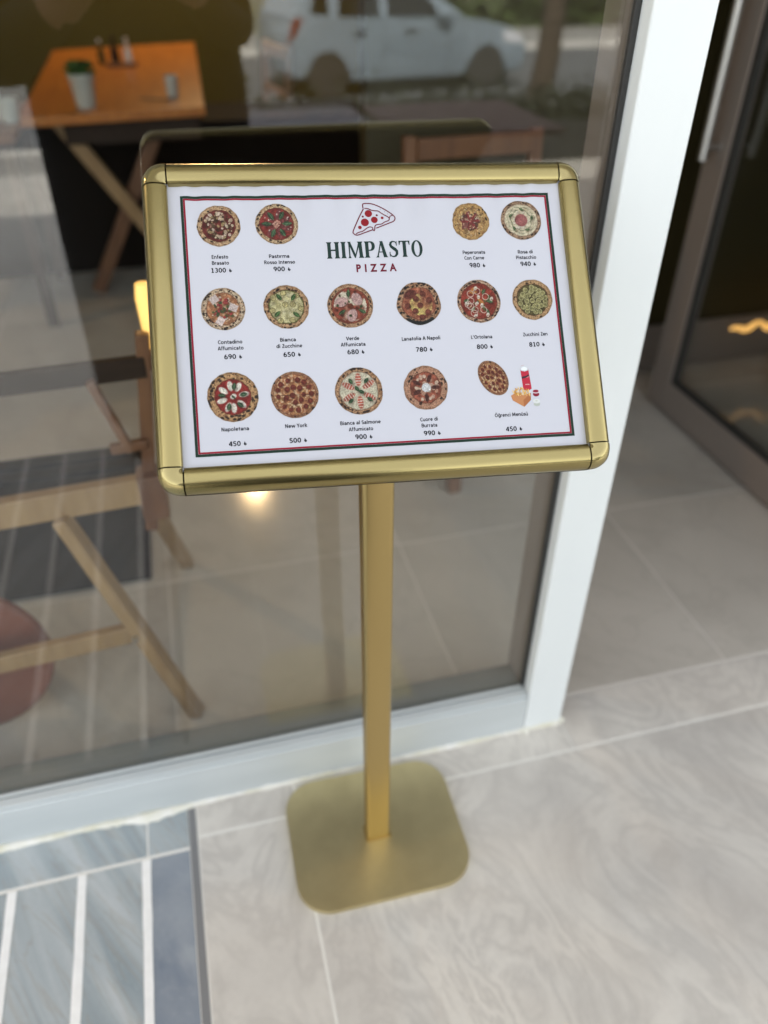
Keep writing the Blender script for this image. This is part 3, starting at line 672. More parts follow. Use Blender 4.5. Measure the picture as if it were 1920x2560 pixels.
def P(kind, seed):
    p = Paint(seed); g = p.g
    dough, bd = (212, 172, 122), (205, 160, 118)
    if kind == 'enfesto':
        p.crust(dough, .76, nchar=16); p.sauce((120, 44, 38)); p.flake(.62, (190, 160, 130), (78, 54, 34), 15, .9)
        p.blobs(70, .62, .03, .07, [(78, 56, 36), (98, 74, 46), (66, 44, 30), (120, 92, 62)]); p.blobs(60, .64, .03, .075, [(226, 206, 166), (206, 178, 140), (180, 150, 96), (222, 196, 170)])
    elif kind == 'pastirma':
        p.crust((216, 182, 132), .78, nchar=22); p.sauce((150, 50, 42))
        for k in range(7):
            t = k * .9 + .45; p.fill(p.ell(.45 * math.cos(t), .45 * math.sin(t), .27, .13, t, .04), (134, 62, 60), .25, 30)
        p.blobs(16, .7, .02, .035, [(236, 214, 196)])
        for t in (1.05, 2.15, 3.1, 4.3, 5.25, .05): p.leaf(.47 * math.cos(t), .47 * math.sin(t), .24, .12, t, (72, 100, 66))
        p.blobs(14, .15, .03, .07, [(206, 140, 116), (222, 160, 132)])
    elif kind == 'peperonata':
        p.crust((206, 160, 88), .72, nchar=10, wob=.05); p.sauce((190, 142, 78)); p.flake(.72, (226, 190, 118), (136, 84, 52), 26, .8)
        p.blobs(50, .48, .04, .10, [(134, 68, 60), (112, 58, 52), (150, 84, 74)], elong=2.4); p.blobs(26, .5, .02, .04, [(214, 184, 160), (90, 84, 60)], elong=3)
        for t in (.1, .9, 1.9, 3.2, 4.4, 5.3): p.fill(p.ell(.26 * math.cos(t), .26 * math.sin(t), .24, .05, t, .04), (156, 50, 48)); 
        p.blobs(40, .75, .012, .02, [(232, 208, 160)], elong=4, shadow=0)
    elif kind == 'rosa':
        p.crust((196, 156, 118), .82, nchar=26, dark=(120, 74, 52)); p.sauce((226, 212, 172), .08); p.flake(.8, (238, 228, 192), (176, 150, 104), 30, .45)
        for rr, w in ((.66, .02), (.5, .035)):
            p.fill(np.clip(1 - np.abs(p.Rr - rr - .03 * np.sin(7 * p.T)) / w, 0, 1) * np.clip(p.noise(24) * 3 - .8, 0, 1), (96, 110, 66))
        for k in range(5): t = k * 1.257 + .2; p.leaf(.55 * math.cos(t), .55 * math.sin(t), .14, .07, t + 1.2, (88, 110, 66))
        p.blobs(26, .44, .03, .05, [(240, 230, 202)])
        p.fill(p.ell(0, 0, .31, .31, 0, .05), (178, 92, 88), .15, 8)
        for r in (.26, .19, .12, .06): p.ring(.01 * r, 0, r, .012, (128, 50, 52), .9)
        p.fill(np.clip(p.noise(9) * 2 - 1, 0, 1) * (p.Rr < .27) * .4, (214, 140, 130))
    elif kind == 'contadino':
        p.crust((224, 196, 156), .74, nchar=34); p.sauce((190, 120, 74)); p.flake(.7, (224, 182, 132), (160, 84, 54), 20, .7)
        p.blobs(30, .6, .03, .06, [(226, 200, 170)]); p.blobs(20, .45, .05, .09, [(168, 56, 52), (178, 66, 58), (150, 62, 48)], elong=1.2); p.blobs(14, .5, .04, .07, [(64, 92, 58), (86, 96, 52)], elong=2)
        for x, y, t in ((-.38, .45, .6), (.45, .05, -.4), (-.15, -.55, 1.0)):
            c, q = math.cos(t), math.sin(t); u = (p.X - x) * c + (p.Y - y) * q; v = -(p.X - x) * q + (p.Y - y) * c
            mk = np.clip((.19 - np.maximum(np.abs(u), np.abs(v) * 1.15)) / .03 + .5, 0, 1); p.fill(mk, (226, 204, 194), .07, 9)
        p.blobs(6, .5, .05, .07, [(186, 60, 58)], elong=1.1)
    elif kind == 'bianca':
        p.crust((204, 158, 108), .77, nchar=20, dark=(150, 82, 48)); p.sauce((104, 112, 50), .15); mk = np.clip((.72 - p.Rr) / .04 + .5, 0, 1)
        p.fill(mk, (206, 196, 134), .16, 12); p.flake(.7, (226, 218, 170), (160, 148, 84), 16, .6)
        for x, y in ((-.55, .42), (-.1, .62), (.45, .5), (.28, .1), (.62, -.1), (.22, -.6), (-.3, -.62), (-.62, -.15), (-.05, .1)):
            p.fill(p.ell(x, y, .13, .13, 0, .03), (192, 178, 110), .2, 30); p.ring(x, y, .125, .014, (92, 84, 40), .9)
        for x, y, t in ((-.3, .45, 2.2), (.32, .42, 1.0), (-.42, -.32, .8), (.4, -.36, 2.5)): p.leaf(x, y, .19, .10, t, (70, 104, 52))
    elif kind == 'verde':
        p.crust((206, 158, 112), .8, nchar=22); p.sauce((156, 68, 46)); p.fill(np.clip(p.noise(7) * 4 - 1.4, 0, 1) * (p.Rr < .7), (226, 212, 180), .08, 20)
        for x, y, t in ((-.38, .18, .3), (.3, .3, 2.0), (.05, -.42, 1.2)):
            p.fill(p.ell(x + .02, y - .03, .3, .22, t, .04) * .5, (90, 40, 30)); p.fill(p.ell(x, y, .29, .21, t, .03), (204, 160, 150), .12, 10); p.fill(p.ell(x - .05, y - .02, .12, .04, t, .03) * .4, (150, 100, 92))
        for x, y, t in ((-.05, .55, 1.5), (.5, -.25, 2.6), (-.38, -.28, .6)): p.leaf(x, y, .2, .09, t, (70, 96, 58))
        p.blobs(12, .68, .03, .06, [(66, 84, 44), (96, 46, 30)]); p.blobs(4, .12, .05, .08, [(120, 56, 34)])
    elif kind == 'lanatolia':
        p.crust((196, 146, 104), .74, nchar=40, wob=.05, char=(30, 28, 28)); p.sauce((178, 92, 62)); p.flake(.72, (216, 156, 110), (130, 60, 40), 22, .6)
        p.fill(np.clip(p.noise(6) * 3 - 1.2, 0, 1) * (np.hypot(p.X - .1, p.Y + .05) < .5), (220, 192, 98), .15, 30)
        p.fill(p.ell(-.35, .42, .3, .2, .4, .06), (116, 54, 42), .2, 30)
        for x, y in ((.2, .45), (-.12, .22), (.48, .15), (.05, -.08), (-.18, -.33), (.38, -.4), (-.5, -.1), (.1, -.62)): p.pep(x, y, .125, (120, 56, 42))
        for k in range(16): t = 4.1 + k * .085; p.fill(p.ell(.9 * math.cos(t), .9 * math.sin(t), .09, .07, t, .03) * .9, (36, 40, 38))
        for t in (2.6, 2.9, 3.3, 3.6, 1.5, .8): p.fill(p.ell(.92 * math.cos(t), .92 * math.sin(t), .07, .05, t, .03) * .9, (36, 38, 36))
    elif kind == 'ortolana':
        p.crust((214, 170, 134), .82, nchar=34); p.sauce((158, 54, 38), .2); p.blobs(14, .62, .06, .1, [(170, 66, 50), (184, 78, 58), (140, 52, 38)])
        p.blobs(14, .65, .03, .07, [(214, 132, 50), (106, 112, 56), (76, 98, 48)], elong=3)
        for x, y, t in ((.25, .45, 1), (-.55, .05, .2), (.5, -.02, 3), (-.3, -.35, .7), (.35, -.45, 2.2)): p.leaf(x, y, .15, .08, t, (78, 102, 62))
        for k in range(9): t = g.uniform(0, 6.28); rr = g.uniform(.3, .62); p.ring(rr * math.cos(t), rr * math.sin(t), .14, .02, (232, 208, 186), .9)
        for x, y in ((-.1, .6), (-.55, -.1), (.58, .1), (-.2, -.65), (.35, -.62), (0, .2), (-.1, -.1), (.12, -.18)): p.fill(p.ell(x, y, .1, .07, g.uniform(0, 3), .03), (238, 226, 204)); p.fill(p.ell(x, y - .03, .05, .03, 0, .03) * .6, (130, 96, 66))
    elif kind == 'zen':
        p.crust((204, 158, 104), .77, nchar=12, dark=(176, 128, 74)); p.sauce((96, 84, 44), .15)
        for k in range(34):
            for tr in range(30):
                t, rr = g.uniform(0, 6.28), .66 * math.sqrt(g.random()); x, y = rr * math.cos(t), rr * math.sin(t)
                if k == 0 or min(math.hypot(x - a, y - b) for a, b in pts) > .17: break
            if k == 0: pts = []
            pts.append((x, y)); p.fill(p.ell(x + .015, y - .02, .13, .13, 0, .03) * .6, (66, 58, 30)); p.fill(p.ell(x, y, .12, .12, 0, .02), (196, 190, 122), .1, 30); p.fill(p.ell(x, y, .085, .085, 0, .03), (150, 142, 82), .25, 40)
    elif kind == 'napoletana':
        p.crust((206, 156, 98), .70, nchar=44, char=(44, 36, 32)); p.sauce((158, 40, 34), .15)
        for t in (1.05, 1.75, 2.5, 3.45, 4.25, 4.75, 5.55, .2): p.fill(p.ell(.44 * math.cos(t), .44 * math.sin(t), .2, .11, t, .04), (234, 228, 208), .08, 14)
        p.fill(p.ell(.02, .02, .13, .1, .6, .04), (236, 230, 212))
        for t in (1.4, .2, 2.95, 4.3, 5.4): p.leaf(.42 * math.cos(t), .42 * math.sin(t), .16, .10, t + (.2 if t > 3 else 0), (66, 92, 62))
        p.leaf(.02, 0, .12, .05, 2.3, (66, 92, 62))
    elif kind == 'newyork':
        p.crust((190, 132, 92), .88, nchar=8, wob=.015, dark=(140, 78, 50)); p.sauce((188, 120, 72), .2); p.flake(.86, (236, 200, 152), (112, 52, 32), 30, .95); p.flake(.86, (214, 170, 86), (150, 70, 46), 12, .35)
        for x, y in ((-.25, .6), (.15, .62), (.4, .52), (-.55, .45), (-.68, .22), (-.3, .24), (-.05, .32), (.22, .28), (.6, .3), (-.68, -.06), (-.36, -.12), (-.1, -.02), (.36, 0), (.68, .02), (.25, -.22), (0, -.32), (.62, -.28), (-.45, -.48), (-.2, -.62), (.1, -.64), (.42, -.5)): p.pep(x, y, .1 + g.uniform(-.015, .012), (122, 44, 32))
        p.fill((np.abs(p.Y + .01) < .012) * .9, (92, 40, 30)); p.fill((np.abs(p.Y + p.X) < .015) * (p.X < -.5) * .9, (92, 40, 30)); p.fill((np.abs(p.Y - p.X * 1.2) < .015) * (p.X > .5) * .9, (92, 40, 30))
    elif kind == 'salmone':
        p.crust((206, 154, 106), .80, nchar=34, char=(52, 38, 32)); p.sauce((216, 208, 174), .06)
        for k in range(6):
            t = k * 1.047 + 1.57 + .05 * (k % 2); x, y = .48 * math.cos(t), .48 * math.sin(t); mk = p.ell(x, y, .27, .12, t, .04); p.fill(mk, (206, 98, 74), .12, 14)
            c, q = math.cos(t), math.sin(t); u = (p.X - x) * c + (p.Y - y) * q; p.fill(mk * (np.abs(((u * 9) % 1) - .5) < .13) * .9, (244, 226, 204))
        for x, y, t in ((-.32, .42, 2.1), (.32, .42, .9), (-.36, -.4, .8), (.42, -.36, 2.5), (-.08, .1, 2.2), (.1, -.04, 2.6)): p.leaf(x, y, .15, .085, t, (60, 96, 58))
    elif kind == 'cuore':
        p.crust((204, 146, 110), .70, nchar=14, dark=(176, 112, 76), wob=.04); p.sauce((170, 84, 58), .25); p.blobs(30, .55, .05, .09, [(228, 196, 164), (214, 170, 140), (206, 150, 118)])
        for t in (1.15, 2.6, 3.6, 4.75, .0): p.fill(p.ell(.45 * math.cos(t), .45 * math.sin(t), .2, .09, t, .03), (92, 48, 38), .25, 30)
        p.fill(p.ell(.02, .0, .2, .2, 0, .03), (228, 232, 232), .03, 6); p.fill(p.ell(-.28, -.68, .09, .06, 1, .03), (70, 42, 32))
    # a print is flatter and a little darker than its subject
    gy = p.img.mean(axis=2, keepdims=True); p.img = (p.img * .78 + gy * .22) * .79; p.img *= (1 + .26 * (p.g.random((NP, NP, 1)) - .5)) * (.86 + .28 * p.noise(46)[..., None])
    return p

def picture_me(p, cx, cy, w, A=((1, 0), (0, 1))):
    k = w / 2 / .985; keep = p.alpha > .25
    a = p.alpha[..., None]; img = np.clip(p.img * a + 214 * (1 - a), 0, 255) / 255
    lin = np.where(img <= .04045, img / 12.92, ((img + .055) / 1.055) ** 2.4)
    # one quad per kept cell
    ax = np.arange(NP + 1) / NP * 2.16 - 1.08; J, I = np.nonzero(keep)
    vid = {}; vs_ = []; fs = []
    for j, i in zip(J.tolist(), I.tolist()):
        q = []
        for jj, ii in ((j, i), (j, i + 1), (j + 1, i + 1), (j + 1, i)):
            key = jj * (NP + 1) + ii
            if key not in vid:
                vid[key] = len(vs_); x, y = ax[ii] * k, ax[jj] * k
                vs_.append((cx + A[0][0] * x + A[0][1] * y, cy + A[1][0] * x + A[1][1] * y, 0))
            q.append(vid[key])
        fs.append(q)
    me = bpy.data.meshes.new('picture'); me.from_pydata(vs_, [], fs)
    ca = me.color_attributes.new('ink', 'FLOAT_COLOR', 'CORNER')
    col = np.concatenate([lin[J, I], np.ones((len(J), 1))], 1); ca.data.foreach_set('color', np.repeat(col, 4, axis=0).ravel())
    return drape(me, .00014)

PIZ = [('enfesto', -153.0, 99.3, 42.3, 'meat and mushroom pizza picture, leftmost of the top row'), ('pastirma', -96.1, 100.3, 42.4, 'picture of a red pizza with six green leaves in a star'),
       ('peperonata', 102.1, 100.1, 39.7, 'picture of a golden pizza with dark red peppers in the middle'), ('rosa', 156.2, 100.3, 43.0, 'picture of a cream pizza with a pink rose at its centre'),
       ('contadino', -153.8, 14.4, 42.7, 'picture of a pizza with three pale ham squares'), ('bianca', -92.6, 14.8, 44.6, 'picture of a green rimmed courgette pizza with basil'),
       ('verde', -29.6, 13.8, 45.7, 'picture of a pizza with three pink ham slices'), ('lanatolia', 39.9, 14.0, 45.1, 'picture of a charred pizza with round sausage slices'),
       ('ortolana', 102.4, 14.4, 45.6, 'picture of a vegetable pizza with mushrooms and onion rings'), ('zen', 159.4, 14.7, 43.0, 'picture of a pizza covered in round courgette slices'),
       ('napoletana', -150.1, -73.2, 48.9, 'picture of a puffy crusted mozzarella and basil pizza'), ('newyork', -90.9, -73.8, 46.5, 'picture of a cut pepperoni pizza'),
       ('salmone', -27.9, -73.1, 47.6, 'picture of a white pizza with striped salmon pieces'), ('cuore', 39.0, -73.0, 44.9, 'picture of a pizza with a white burrata ball in the middle')]
for i, (k, x, y, w, lab) in enumerate(PIZ):
    link('pizza_picture', to_sheet(picture_me(P(k, 11 + i), x / 1000, y / 1000, w / 1000)), M['print'], poster, label=lab)

TXT = [('Enfesto', -153.7, 67.5, 15.9), ('Brasato', -153.6, 61.3, 16.4), ('1300', -155.8, 53.8, 14.2), ('Pastırma', -96.2, 67.1, 19.9), ('Rosso Intenso', -96.1, 60.9, 30.2), ('900', -97.1, 53.8, 11.2), ('Peperonata', 102.3, 66.7, 23.6), ('Con Carne', 102.2, 60.7, 21.0), ('980', 101.8, 52.8, 11.2), ('Rosa di', 157.0, 66.0, 15.9), ('Pistacchio', 157.4, 60.0, 21.6), ('940', 156.1, 53.0, 11.2), ('Contadino', -149.3, -18.7, 23.3), ('Affumicato', -149.2, -24.9, 24.6), ('690', -150.2, -33.4, 11.3), ('Bianca', -93.6, -18.5, 15.3), ('di Zucchine', -92.7, -24.8, 25.2), ('650', -93.4, -33.4, 11.3), ('Verde', -29.9, -19.5, 13.3), ('Affumicata', -30.0, -25.6, 24.6), ('680', -30.6, -33.2, 11.4), ('Lanatolia A Napoli', 38.9, -22.1, 39.2), ('780', 38.4, -33.6, 11.3), ("L'Ortolana", 101.5, -23.0, 22.1), ('800', 101.0, -33.2, 11.2), ('Zucchini Zen', 158.4, -22.2, 26.1), ('810', 156.2, -32.9, 11.0), ('Napoletana', -149.9, -104.5, 26.0), ('450', -151.3, -118.8, 11.3), ('New York', -91.8, -104.5, 21.3), ('500', -93.7, -118.9, 11.2), ('Bianca al Salmone', -29.1, -104.6, 40.0), ('Affumicato', -29.2, -111.1, 24.1), ('900', -29.8, -118.9, 11.4), ('Cuore di', 39.3, -105.0, 17.7), ('Burrata', 39.2, -111.1, 15.8), ('990', 38.5, -119.0, 11.4), ('Öğrenci Menüsü', 124.1, -104.8, 34.6), ('450', 122.5, -119.4, 11.4)]
for s, x, y, w in TXT:
    num = s.isdigit()
    t = put_text('price' if num else 'dish_name', s, x / 1000, y / 1000, w / 1000, (4.7 if num else 3.75) / 1000, M['ink_black'], poster, bold=.195 if num else .18)
    if num: put_text('currency_sign', '₺', (x + w / 2 + 4.2) / 1000, (y - .4) / 1000, .0028, .0036, M['ink_black'], t, bold=.22)

# ---- shop name in flared serif letters
def quadpoly(bm, pts, z): bm.faces.new([bm.verts.new((x, y, z)) for x, y in pts])
def stem(bm, cx, w, z, y0=0, y1=1, s=.075, cx1=None):
    cx1 = cx if cx1 is None else cx1; h = w / 2; L = lambda t: cx + (cx1 - cx) * t
    quadpoly(bm, [(L(0) - h - s, y0), (L(0) + h + s, y0), (L(0) + h + s * .55, y0 + .03), (L(.12) + h, y0 + .12 * (y1 - y0)), (L(.88) + h, y0 + .88 * (y1 - y0)), (L(1) + h + s * .55, y1 - .03), (L(1) + h + s, y1), (L(1) - h - s, y1), (L(1) - h - s * .55, y1 - .03), (L(.88) - h, y0 + .88 * (y1 - y0)), (L(.12) - h, y0 + .12 * (y1 - y0)), (L(0) - h - s * .55, y0 + .03)], z)
def stroke(bm, pts, ws, z):
    prev = None
    for i, (x, y) in enumerate(pts):
        x0, y0 = pts[max(i - 1, 0)]; x1, y1 = pts[min(i + 1, len(pts) - 1)]; dx, dy = x1 - x0, y1 - y0; L = math.hypot(dx, dy) or 1
        w = ws[i] if isinstance(ws, (list, tuple)) else ws
        a, b = bm.verts.new((x - dy / L * w / 2, y + dx / L * w / 2, z)), bm.verts.new((x + dy / L * w / 2, y - dx / L * w / 2, z))
        if prev: bm.faces.new((prev[1], b, a, prev[0]))
        prev = (a, b)
def letter(ch):
    bm = bmesh.new(); e = .004; w = .205
    if ch == 'H': stem(bm, .16, w, 0); stem(bm, .62, w, e); stroke(bm, [(.2, .5), (.58, .5)], .09, 2 * e); adv = .80
    if ch == 'I': stem(bm, .16, w, 0); adv = .33
    if ch == 'M': stem(bm, .13, .08, 0); stem(bm, .83, w, e, cx1=.78); quadpoly(bm, [(.06, 1), (.20, 1), (.49, .22), (.46, 0), (.42, 0)], 2 * e); quadpoly(bm, [(.42, 0), (.48, 0), (.80, .98), (.70, 1)], 3 * e); adv = .98
    if ch == 'P':
        stem(bm, .16, w, 0); pts = [(.16, .97)] + [(.36 + .19 * math.sin(t), .71 + .255 * math.cos(t)) for t in np.linspace(.1, math.pi - .1, 12)] + [(.16, .45)]
        stroke(bm, pts, [.05] + [.07 + .13 * math.sin(t) for t in np.linspace(.1, math.pi - .1, 12)] + [.05], e); adv = .62
    if ch == 'A': stem(bm, .10, .08, 0, s=.07, cx1=.36); quadpoly(bm, [(.47, 0), (.69, 0), (.45, 1), (.29, 1)], e); quadpoly(bm, [(.46, 0), (.74, 0), (.72, .03), (.62, .1), (.54, .1)], 2 * e); stroke(bm, [(.19, .33), (.55, .33)], .06, 3 * e); adv = .76
    if ch == 'S':
        pts = [(.47, .76), (.45, .88), (.36, .955), (.25, .965), (.14, .90), (.10, .78), (.14, .66), (.25, .57), (.38, .47), (.47, .36), (.47, .2), (.38, .07), (.25, .03), (.13, .07), (.06, .16), (.05, .27)]
        stroke(bm, pts, [.04, .06, .07, .09, .13, .16, .17, .19, .20, .18, .16, .12, .08, .07, .06, .04], 0); quadpoly(bm, [(.44, .70), (.50, .70), (.50, 1), (.46, .98)], e); quadpoly(bm, [(.02, .02), (.06, .02), (.08, .33), (.02, .33)], e); adv = .57
    if ch == 'T': stem(bm, .33, w, 0); stroke(bm, [(.03, .965), (.63, .965)], .07, e); quadpoly(bm, [(.0, .74), (.04, .74), (.10, .93), (.04, 1.0), (-.01, 1.0)], 2 * e); quadpoly(bm, [(.66, .74), (.62, .74), (.56, .93), (.62, 1.0), (.67, 1.0)], 2 * e); adv = .68
    if ch == 'O':
        n = 36; prev = None
        for k in range(n + 1):
            t = 2 * math.pi * k / n; a = bm.verts.new((.36 + .345 * math.cos(t), .5 + .52 * math.sin(t), 0)); b = bm.verts.new((.36 + .165 * math.cos(t), .5 + .45 * math.sin(t), 0))
            if prev: bm.faces.new((prev[0], a, b, prev[1]))
            prev = (a, b)
        adv = .72
    bmesh.ops.recalc_face_normals(bm, faces=bm.faces)
    return bm_me(bm), adv
adv_x = 0; ls = []
for ch in 'HIMPASTO':
    me, adv = letter(ch); me.transform(Matrix.Translation((adv_x, 0, 0))); ls.append(me); adv_x += adv + .055
tot = adv_x - .055
for me in ls:
    me.transform(Matrix.Translation((-.0488, .0632, 0)) @ Matrix.Diagonal((.0980 / tot, .0172, .004, 1))); drape(me, .00016); to_sheet(me)
    link('logo_letter', me, M['ink_logo'], poster)
put_text('logo_word', 'PIZZA', 0, .0524, .0408, .0074, M['ink_maroon'], poster, bold=.04, spacing=1.85)

# ---- pizza slice emblem (coordinates from a 1659 px view of x 600..1120, y 610..1025)
def sl_pt(x, y): return (-.0207 + (x - 602) / 518 * .0445, .1212 - (y - 608) / 418 * .0345)
def ribbon(name, pts, w, m_, smooth_it=True):
    P2 = [sl_pt(*q) for q in pts]
    if smooth_it:
        Q = []
        for i in range(len(P2) - 1):
            p0, p1, p2, p3 = [np.array(P2[min(max(j, 0), len(P2) - 1)]) for j in (i - 1, i, i + 1, i + 2)]
            for t in np.linspace(0, 1, 5)[:-1]: Q.append(tuple(.5 * ((2 * p1) + (-p0 + p2) * t + (2 * p0 - 5 * p1 + 4 * p2 - p3) * t ** 2 + (-p0 + 3 * p1 - 3 * p2 + p3) * t ** 3)))
        P2 = Q + [P2[-1]]
    bm = bmesh.new(); stroke(bm, P2, w, 0); me = bm_me(bm)
    return drape(me, .00016)
em = [ribbon('', [(745, 675), (742, 640), (750, 618), (790, 612), (860, 625), (960, 670), (1050, 730), (1105, 780), (1115, 815), (1095, 848), (1040, 872), (880, 935)], .00115, None),
      ribbon('', [(760, 675), (800, 680), (840, 702), (880, 712), (920, 715), (950, 738), (990, 765), (1030, 790), (1047, 812), (1035, 838), (985, 858), (950, 882), (900, 888), (870, 905), (862, 950), (852, 968), (840, 950), (835, 925), (800, 918), (760, 940), (720, 970), (670, 985), (635, 1005)], .00105, None),
      ribbon('', [(750, 680), (700, 770), (650, 870), (605, 970), (610, 1000), (650, 1020), (740, 990), (835, 955)], .00115, None),
      ribbon('', [(1050, 805), (1060, 782), (1090, 772)], .0009, None), ribbon('', [(946, 685), (950, 700)], .0003, None, False), ribbon('', [(996, 715), (1000, 732)], .0003, None, False), ribbon('', [(1034, 745), (1028, 760)], .0003, None, False)]
for k, me in enumerate(em):
    for v in me.vertices: v.co.z += .00001 * k
link('logo_slice', to_sheet(join(em)), M['ink_maroon'], poster, label='outlined pizza slice emblem above the shop name')
for x, y, rr in ((802, 745, 44), (752, 858, 48), (867, 828, 40), (688, 922, 22), (733, 783, 13), (900, 770, 13), (962, 803, 17)):
    cx, cy = sl_pt(x, y); q = rr / 518 * .0445; bm = bmesh.new()
    bmesh.ops.create_circle(bm, cap_ends=True, radius=q, segments=20, matrix=Matrix.Translation((cx, cy, 0))); me = drape(bm_me(bm), .0002)
    link('logo_dot', to_sheet(me), M['ink_logo_red'] if rr > 14 else M['ink_maroon'], poster)

# ---- student menu picture: tilted pizza, fries, can, two dips
link('pizza_picture', to_sheet(picture_me(P('newyork', 77), .1092, -.0662, .036, ((.86, .12), (-.42, .92)))), M['print'], poster, label='picture of a tilted pepperoni pizza beside fries and a can')
def flat(name, pts, col, dz=.00018, parent=None, label=None):
    bm = bmesh.new(); f = bm.faces.new([bm.verts.new((x, y, 0)) for x, y in pts]); bmesh.ops.triangulate(bm, faces=[f]) if len(pts) > 4 else None
    bmesh.ops.recalc_face_normals(bm, faces=bm.faces)
    me = drape(bm_me(bm), dz); ca = me.color_attributes.new('ink', 'FLOAT_COLOR', 'CORNER'); ca.data.foreach_set('color', list((*srgb(col), 1)) * len(me.loops))
    return link(name, to_sheet(me), M['print'], parent or poster, label=label)
def cm(x, y):   # zoom view px -> sheet
    return (.0956 + (x - 185) / (820 - 185) * .0605, -.0532 - (y - 205) / (615 - 205) * .0450)
can = flat('can_picture', [cm(634, 262), cm(645, 445), cm(665, 456), cm(700, 458), cm(738, 442), cm(722, 255), cm(700, 222), cm(675, 216), cm(645, 222)], (178, 44, 62), label='picture of a tall red drink can')
flat('can_top', [cm(634, 258), cm(645, 270), cm(680, 276), cm(715, 268), cm(722, 252), cm(712, 225), cm(678, 217), cm(642, 225)], (196, 200, 204), .00024, can)
flat('can_top', [cm(640, 256), cm(652, 264), cm(682, 266), cm(710, 258), cm(706, 240), cm(678, 232), cm(648, 240)], (226, 230, 232), .00028, can)
flat('can_band', [cm(640, 325), cm(642, 345), cm(680, 338), cm(722, 320), cm(720, 302), cm(690, 318)], (60, 48, 56), .00024, can)
x, y = cm(680, 328); put_text('can_word', 'SARIYER', x, y, .0066, .0011, M['white_cer'], can, bold=.16)
x, y = cm(693, 400); put_text('can_word', 'KOLA', x, y, .0046, .0011, M['white_cer'], can, bold=.16)
fr = flat('fries_picture', [cm(500, 500), cm(515, 545), cm(636, 610), cm(716, 548), cm(722, 480), cm(640, 500), cm(560, 470)], (186, 128, 84), label='picture of french fries in a cardboard tray')
flat('tray_side', [cm(632, 545), cm(636, 610), cm(716, 548), cm(722, 485)], (164, 104, 66), .00024, fr)
for k in range(46):
    t = rnd.random(); x, y = 510 + 200 * t, 455 + rnd.uniform(-38, 55) * (1 - abs(t - .55)) + 20 * t; a = rnd.uniform(-.9, .9) + 1.57; L = rnd.uniform(18, 34); dx, dy = L * math.cos(a), L * math.sin(a); nx, ny = -math.sin(a) * 4.2, math.cos(a) * 4.2
    c = rnd.choice([(226, 188, 112), (208, 160, 84), (236, 204, 138), (190, 138, 66)])
    flat('french_fry', [cm(x - dx / 2 - nx, y - dy / 2 - ny), cm(x + dx / 2 - nx, y + dy / 2 - ny), cm(x + dx / 2 + nx, y + dy / 2 + ny), cm(x - dx / 2 + nx, y - dy / 2 + ny)], c, .00026 + .000004 * k, fr)
def oval(cx, cy, a, b, n=14): return [cm(cx + a * math.cos(2 * math.pi * k / n), cy + b * math.sin(2 * math.pi * k / n)) for k in range(n)]
d1 = flat('dip_picture', oval(780, 496, 36, 22), (132, 34, 52), label='picture of a small cup of ketchup'); flat('dip_lid', oval(780, 470, 38, 19), (214, 200, 206), .00024, d1); flat('dip_lid', oval(779, 467, 33, 14), (140, 40, 58), .00028, d1)
d2 = flat('dip_picture', oval(778, 590, 36, 20), (176, 182, 172), label='picture of a small cup of mayonnaise'); flat('dip_lid', oval(776, 562, 40, 22), (206, 210, 208), .00024, d2); flat('dip_lid', oval(776, 558, 14, 8), (190, 194, 186), .00028, d2)

# ------------------------------------------------------------------ things inside the shop
rg = tag(link('floor_mat', box(-1.35, -.190, .662, 1.30, .001, .009, .003), M['mat_brown'], loc=(-.77, .98, .001)), 'dark brown floor mat beside the wooden chair near the glass', 'mat')

nc = thing('wooden_chair', 'light wooden folding chair closest to the glass, left of the stand', 'chair', (-.3, .4, 0), 'wooden chairs in the shop')
lw = M['light_wood']
link('leg', bar((-.106, .206, .006), (-.262, .262, .505), .030, .026), lw, nc)
link('leg', bar((-.100, .693, .006), (-.135, .34, .50), .030, .026), lw, nc)
link('leg', bar((-.640, .206, .006), (-.500, .262, .505), .030, .026), lw, nc)
link('leg', bar((-.640, .693, .006), (-.600, .34, .50), .030, .026), lw, nc)
link('seat_rail', bar((-.66, .27, .512), (-.092, .275, .534), .052, .024, up=(0, 1, 0)), lw, nc)
for k in range(3): link('seat_slat', box(-.63, -.135, .305 + .043 * k, .340 + .043 * k, .522, .535, .003), M['dark_wood'], nc)
link('stretcher', bar((-.56, .232, .215), (-.186, .240, .235), .040, .02, up=(0, 1, 0)), lw, nc)
link('back_post', bar((-.122, .285, .44), (-.075, .31, .80), .022, .026), M['brown_wood'], nc)
link('back_post', bar((-.60, .285, .44), (-.60, .31, .875), .026, .034), M['light_wood'], nc)
link('back_rail', bar((-.62, .300, .735), (-.078, .300, .748), .036, .018, up=(0, 1, 0)), M['dark_wood'], nc)
link('back_rail', bar((-.16, .285, .612), (-.098, .285, .616), .018, .015, up=(0, 1, 0)), M['brown_wood'], nc)
link('brace', bar((-.166, .285, .74), (-.128, .285, .605), .014, .018, up=(0, 1, 0)), M['brown_wood'], nc)
link('corner_block', box(-.13, -.085, .262, .31, .47, .56, .004), M['brown_wood'], nc)
link('bolt', lathe([(.001, 0), (.006, .0), (.006, .006), (.001, .006)], (-.186, .2, .25), 10), M['steel'], nc)

fl = thing('clip_lamp', 'small glowing amber lamp beside the left edge of the menu frame', 'lamp', (-.062, .325, .78))  # added glow standing in for a warm reflection, no lamp there
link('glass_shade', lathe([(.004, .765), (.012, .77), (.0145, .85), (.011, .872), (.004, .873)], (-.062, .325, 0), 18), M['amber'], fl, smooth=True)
link('clip', box(-.078, -.052, .305, .335, .735, .764, .003), M['brown_wood'], fl)
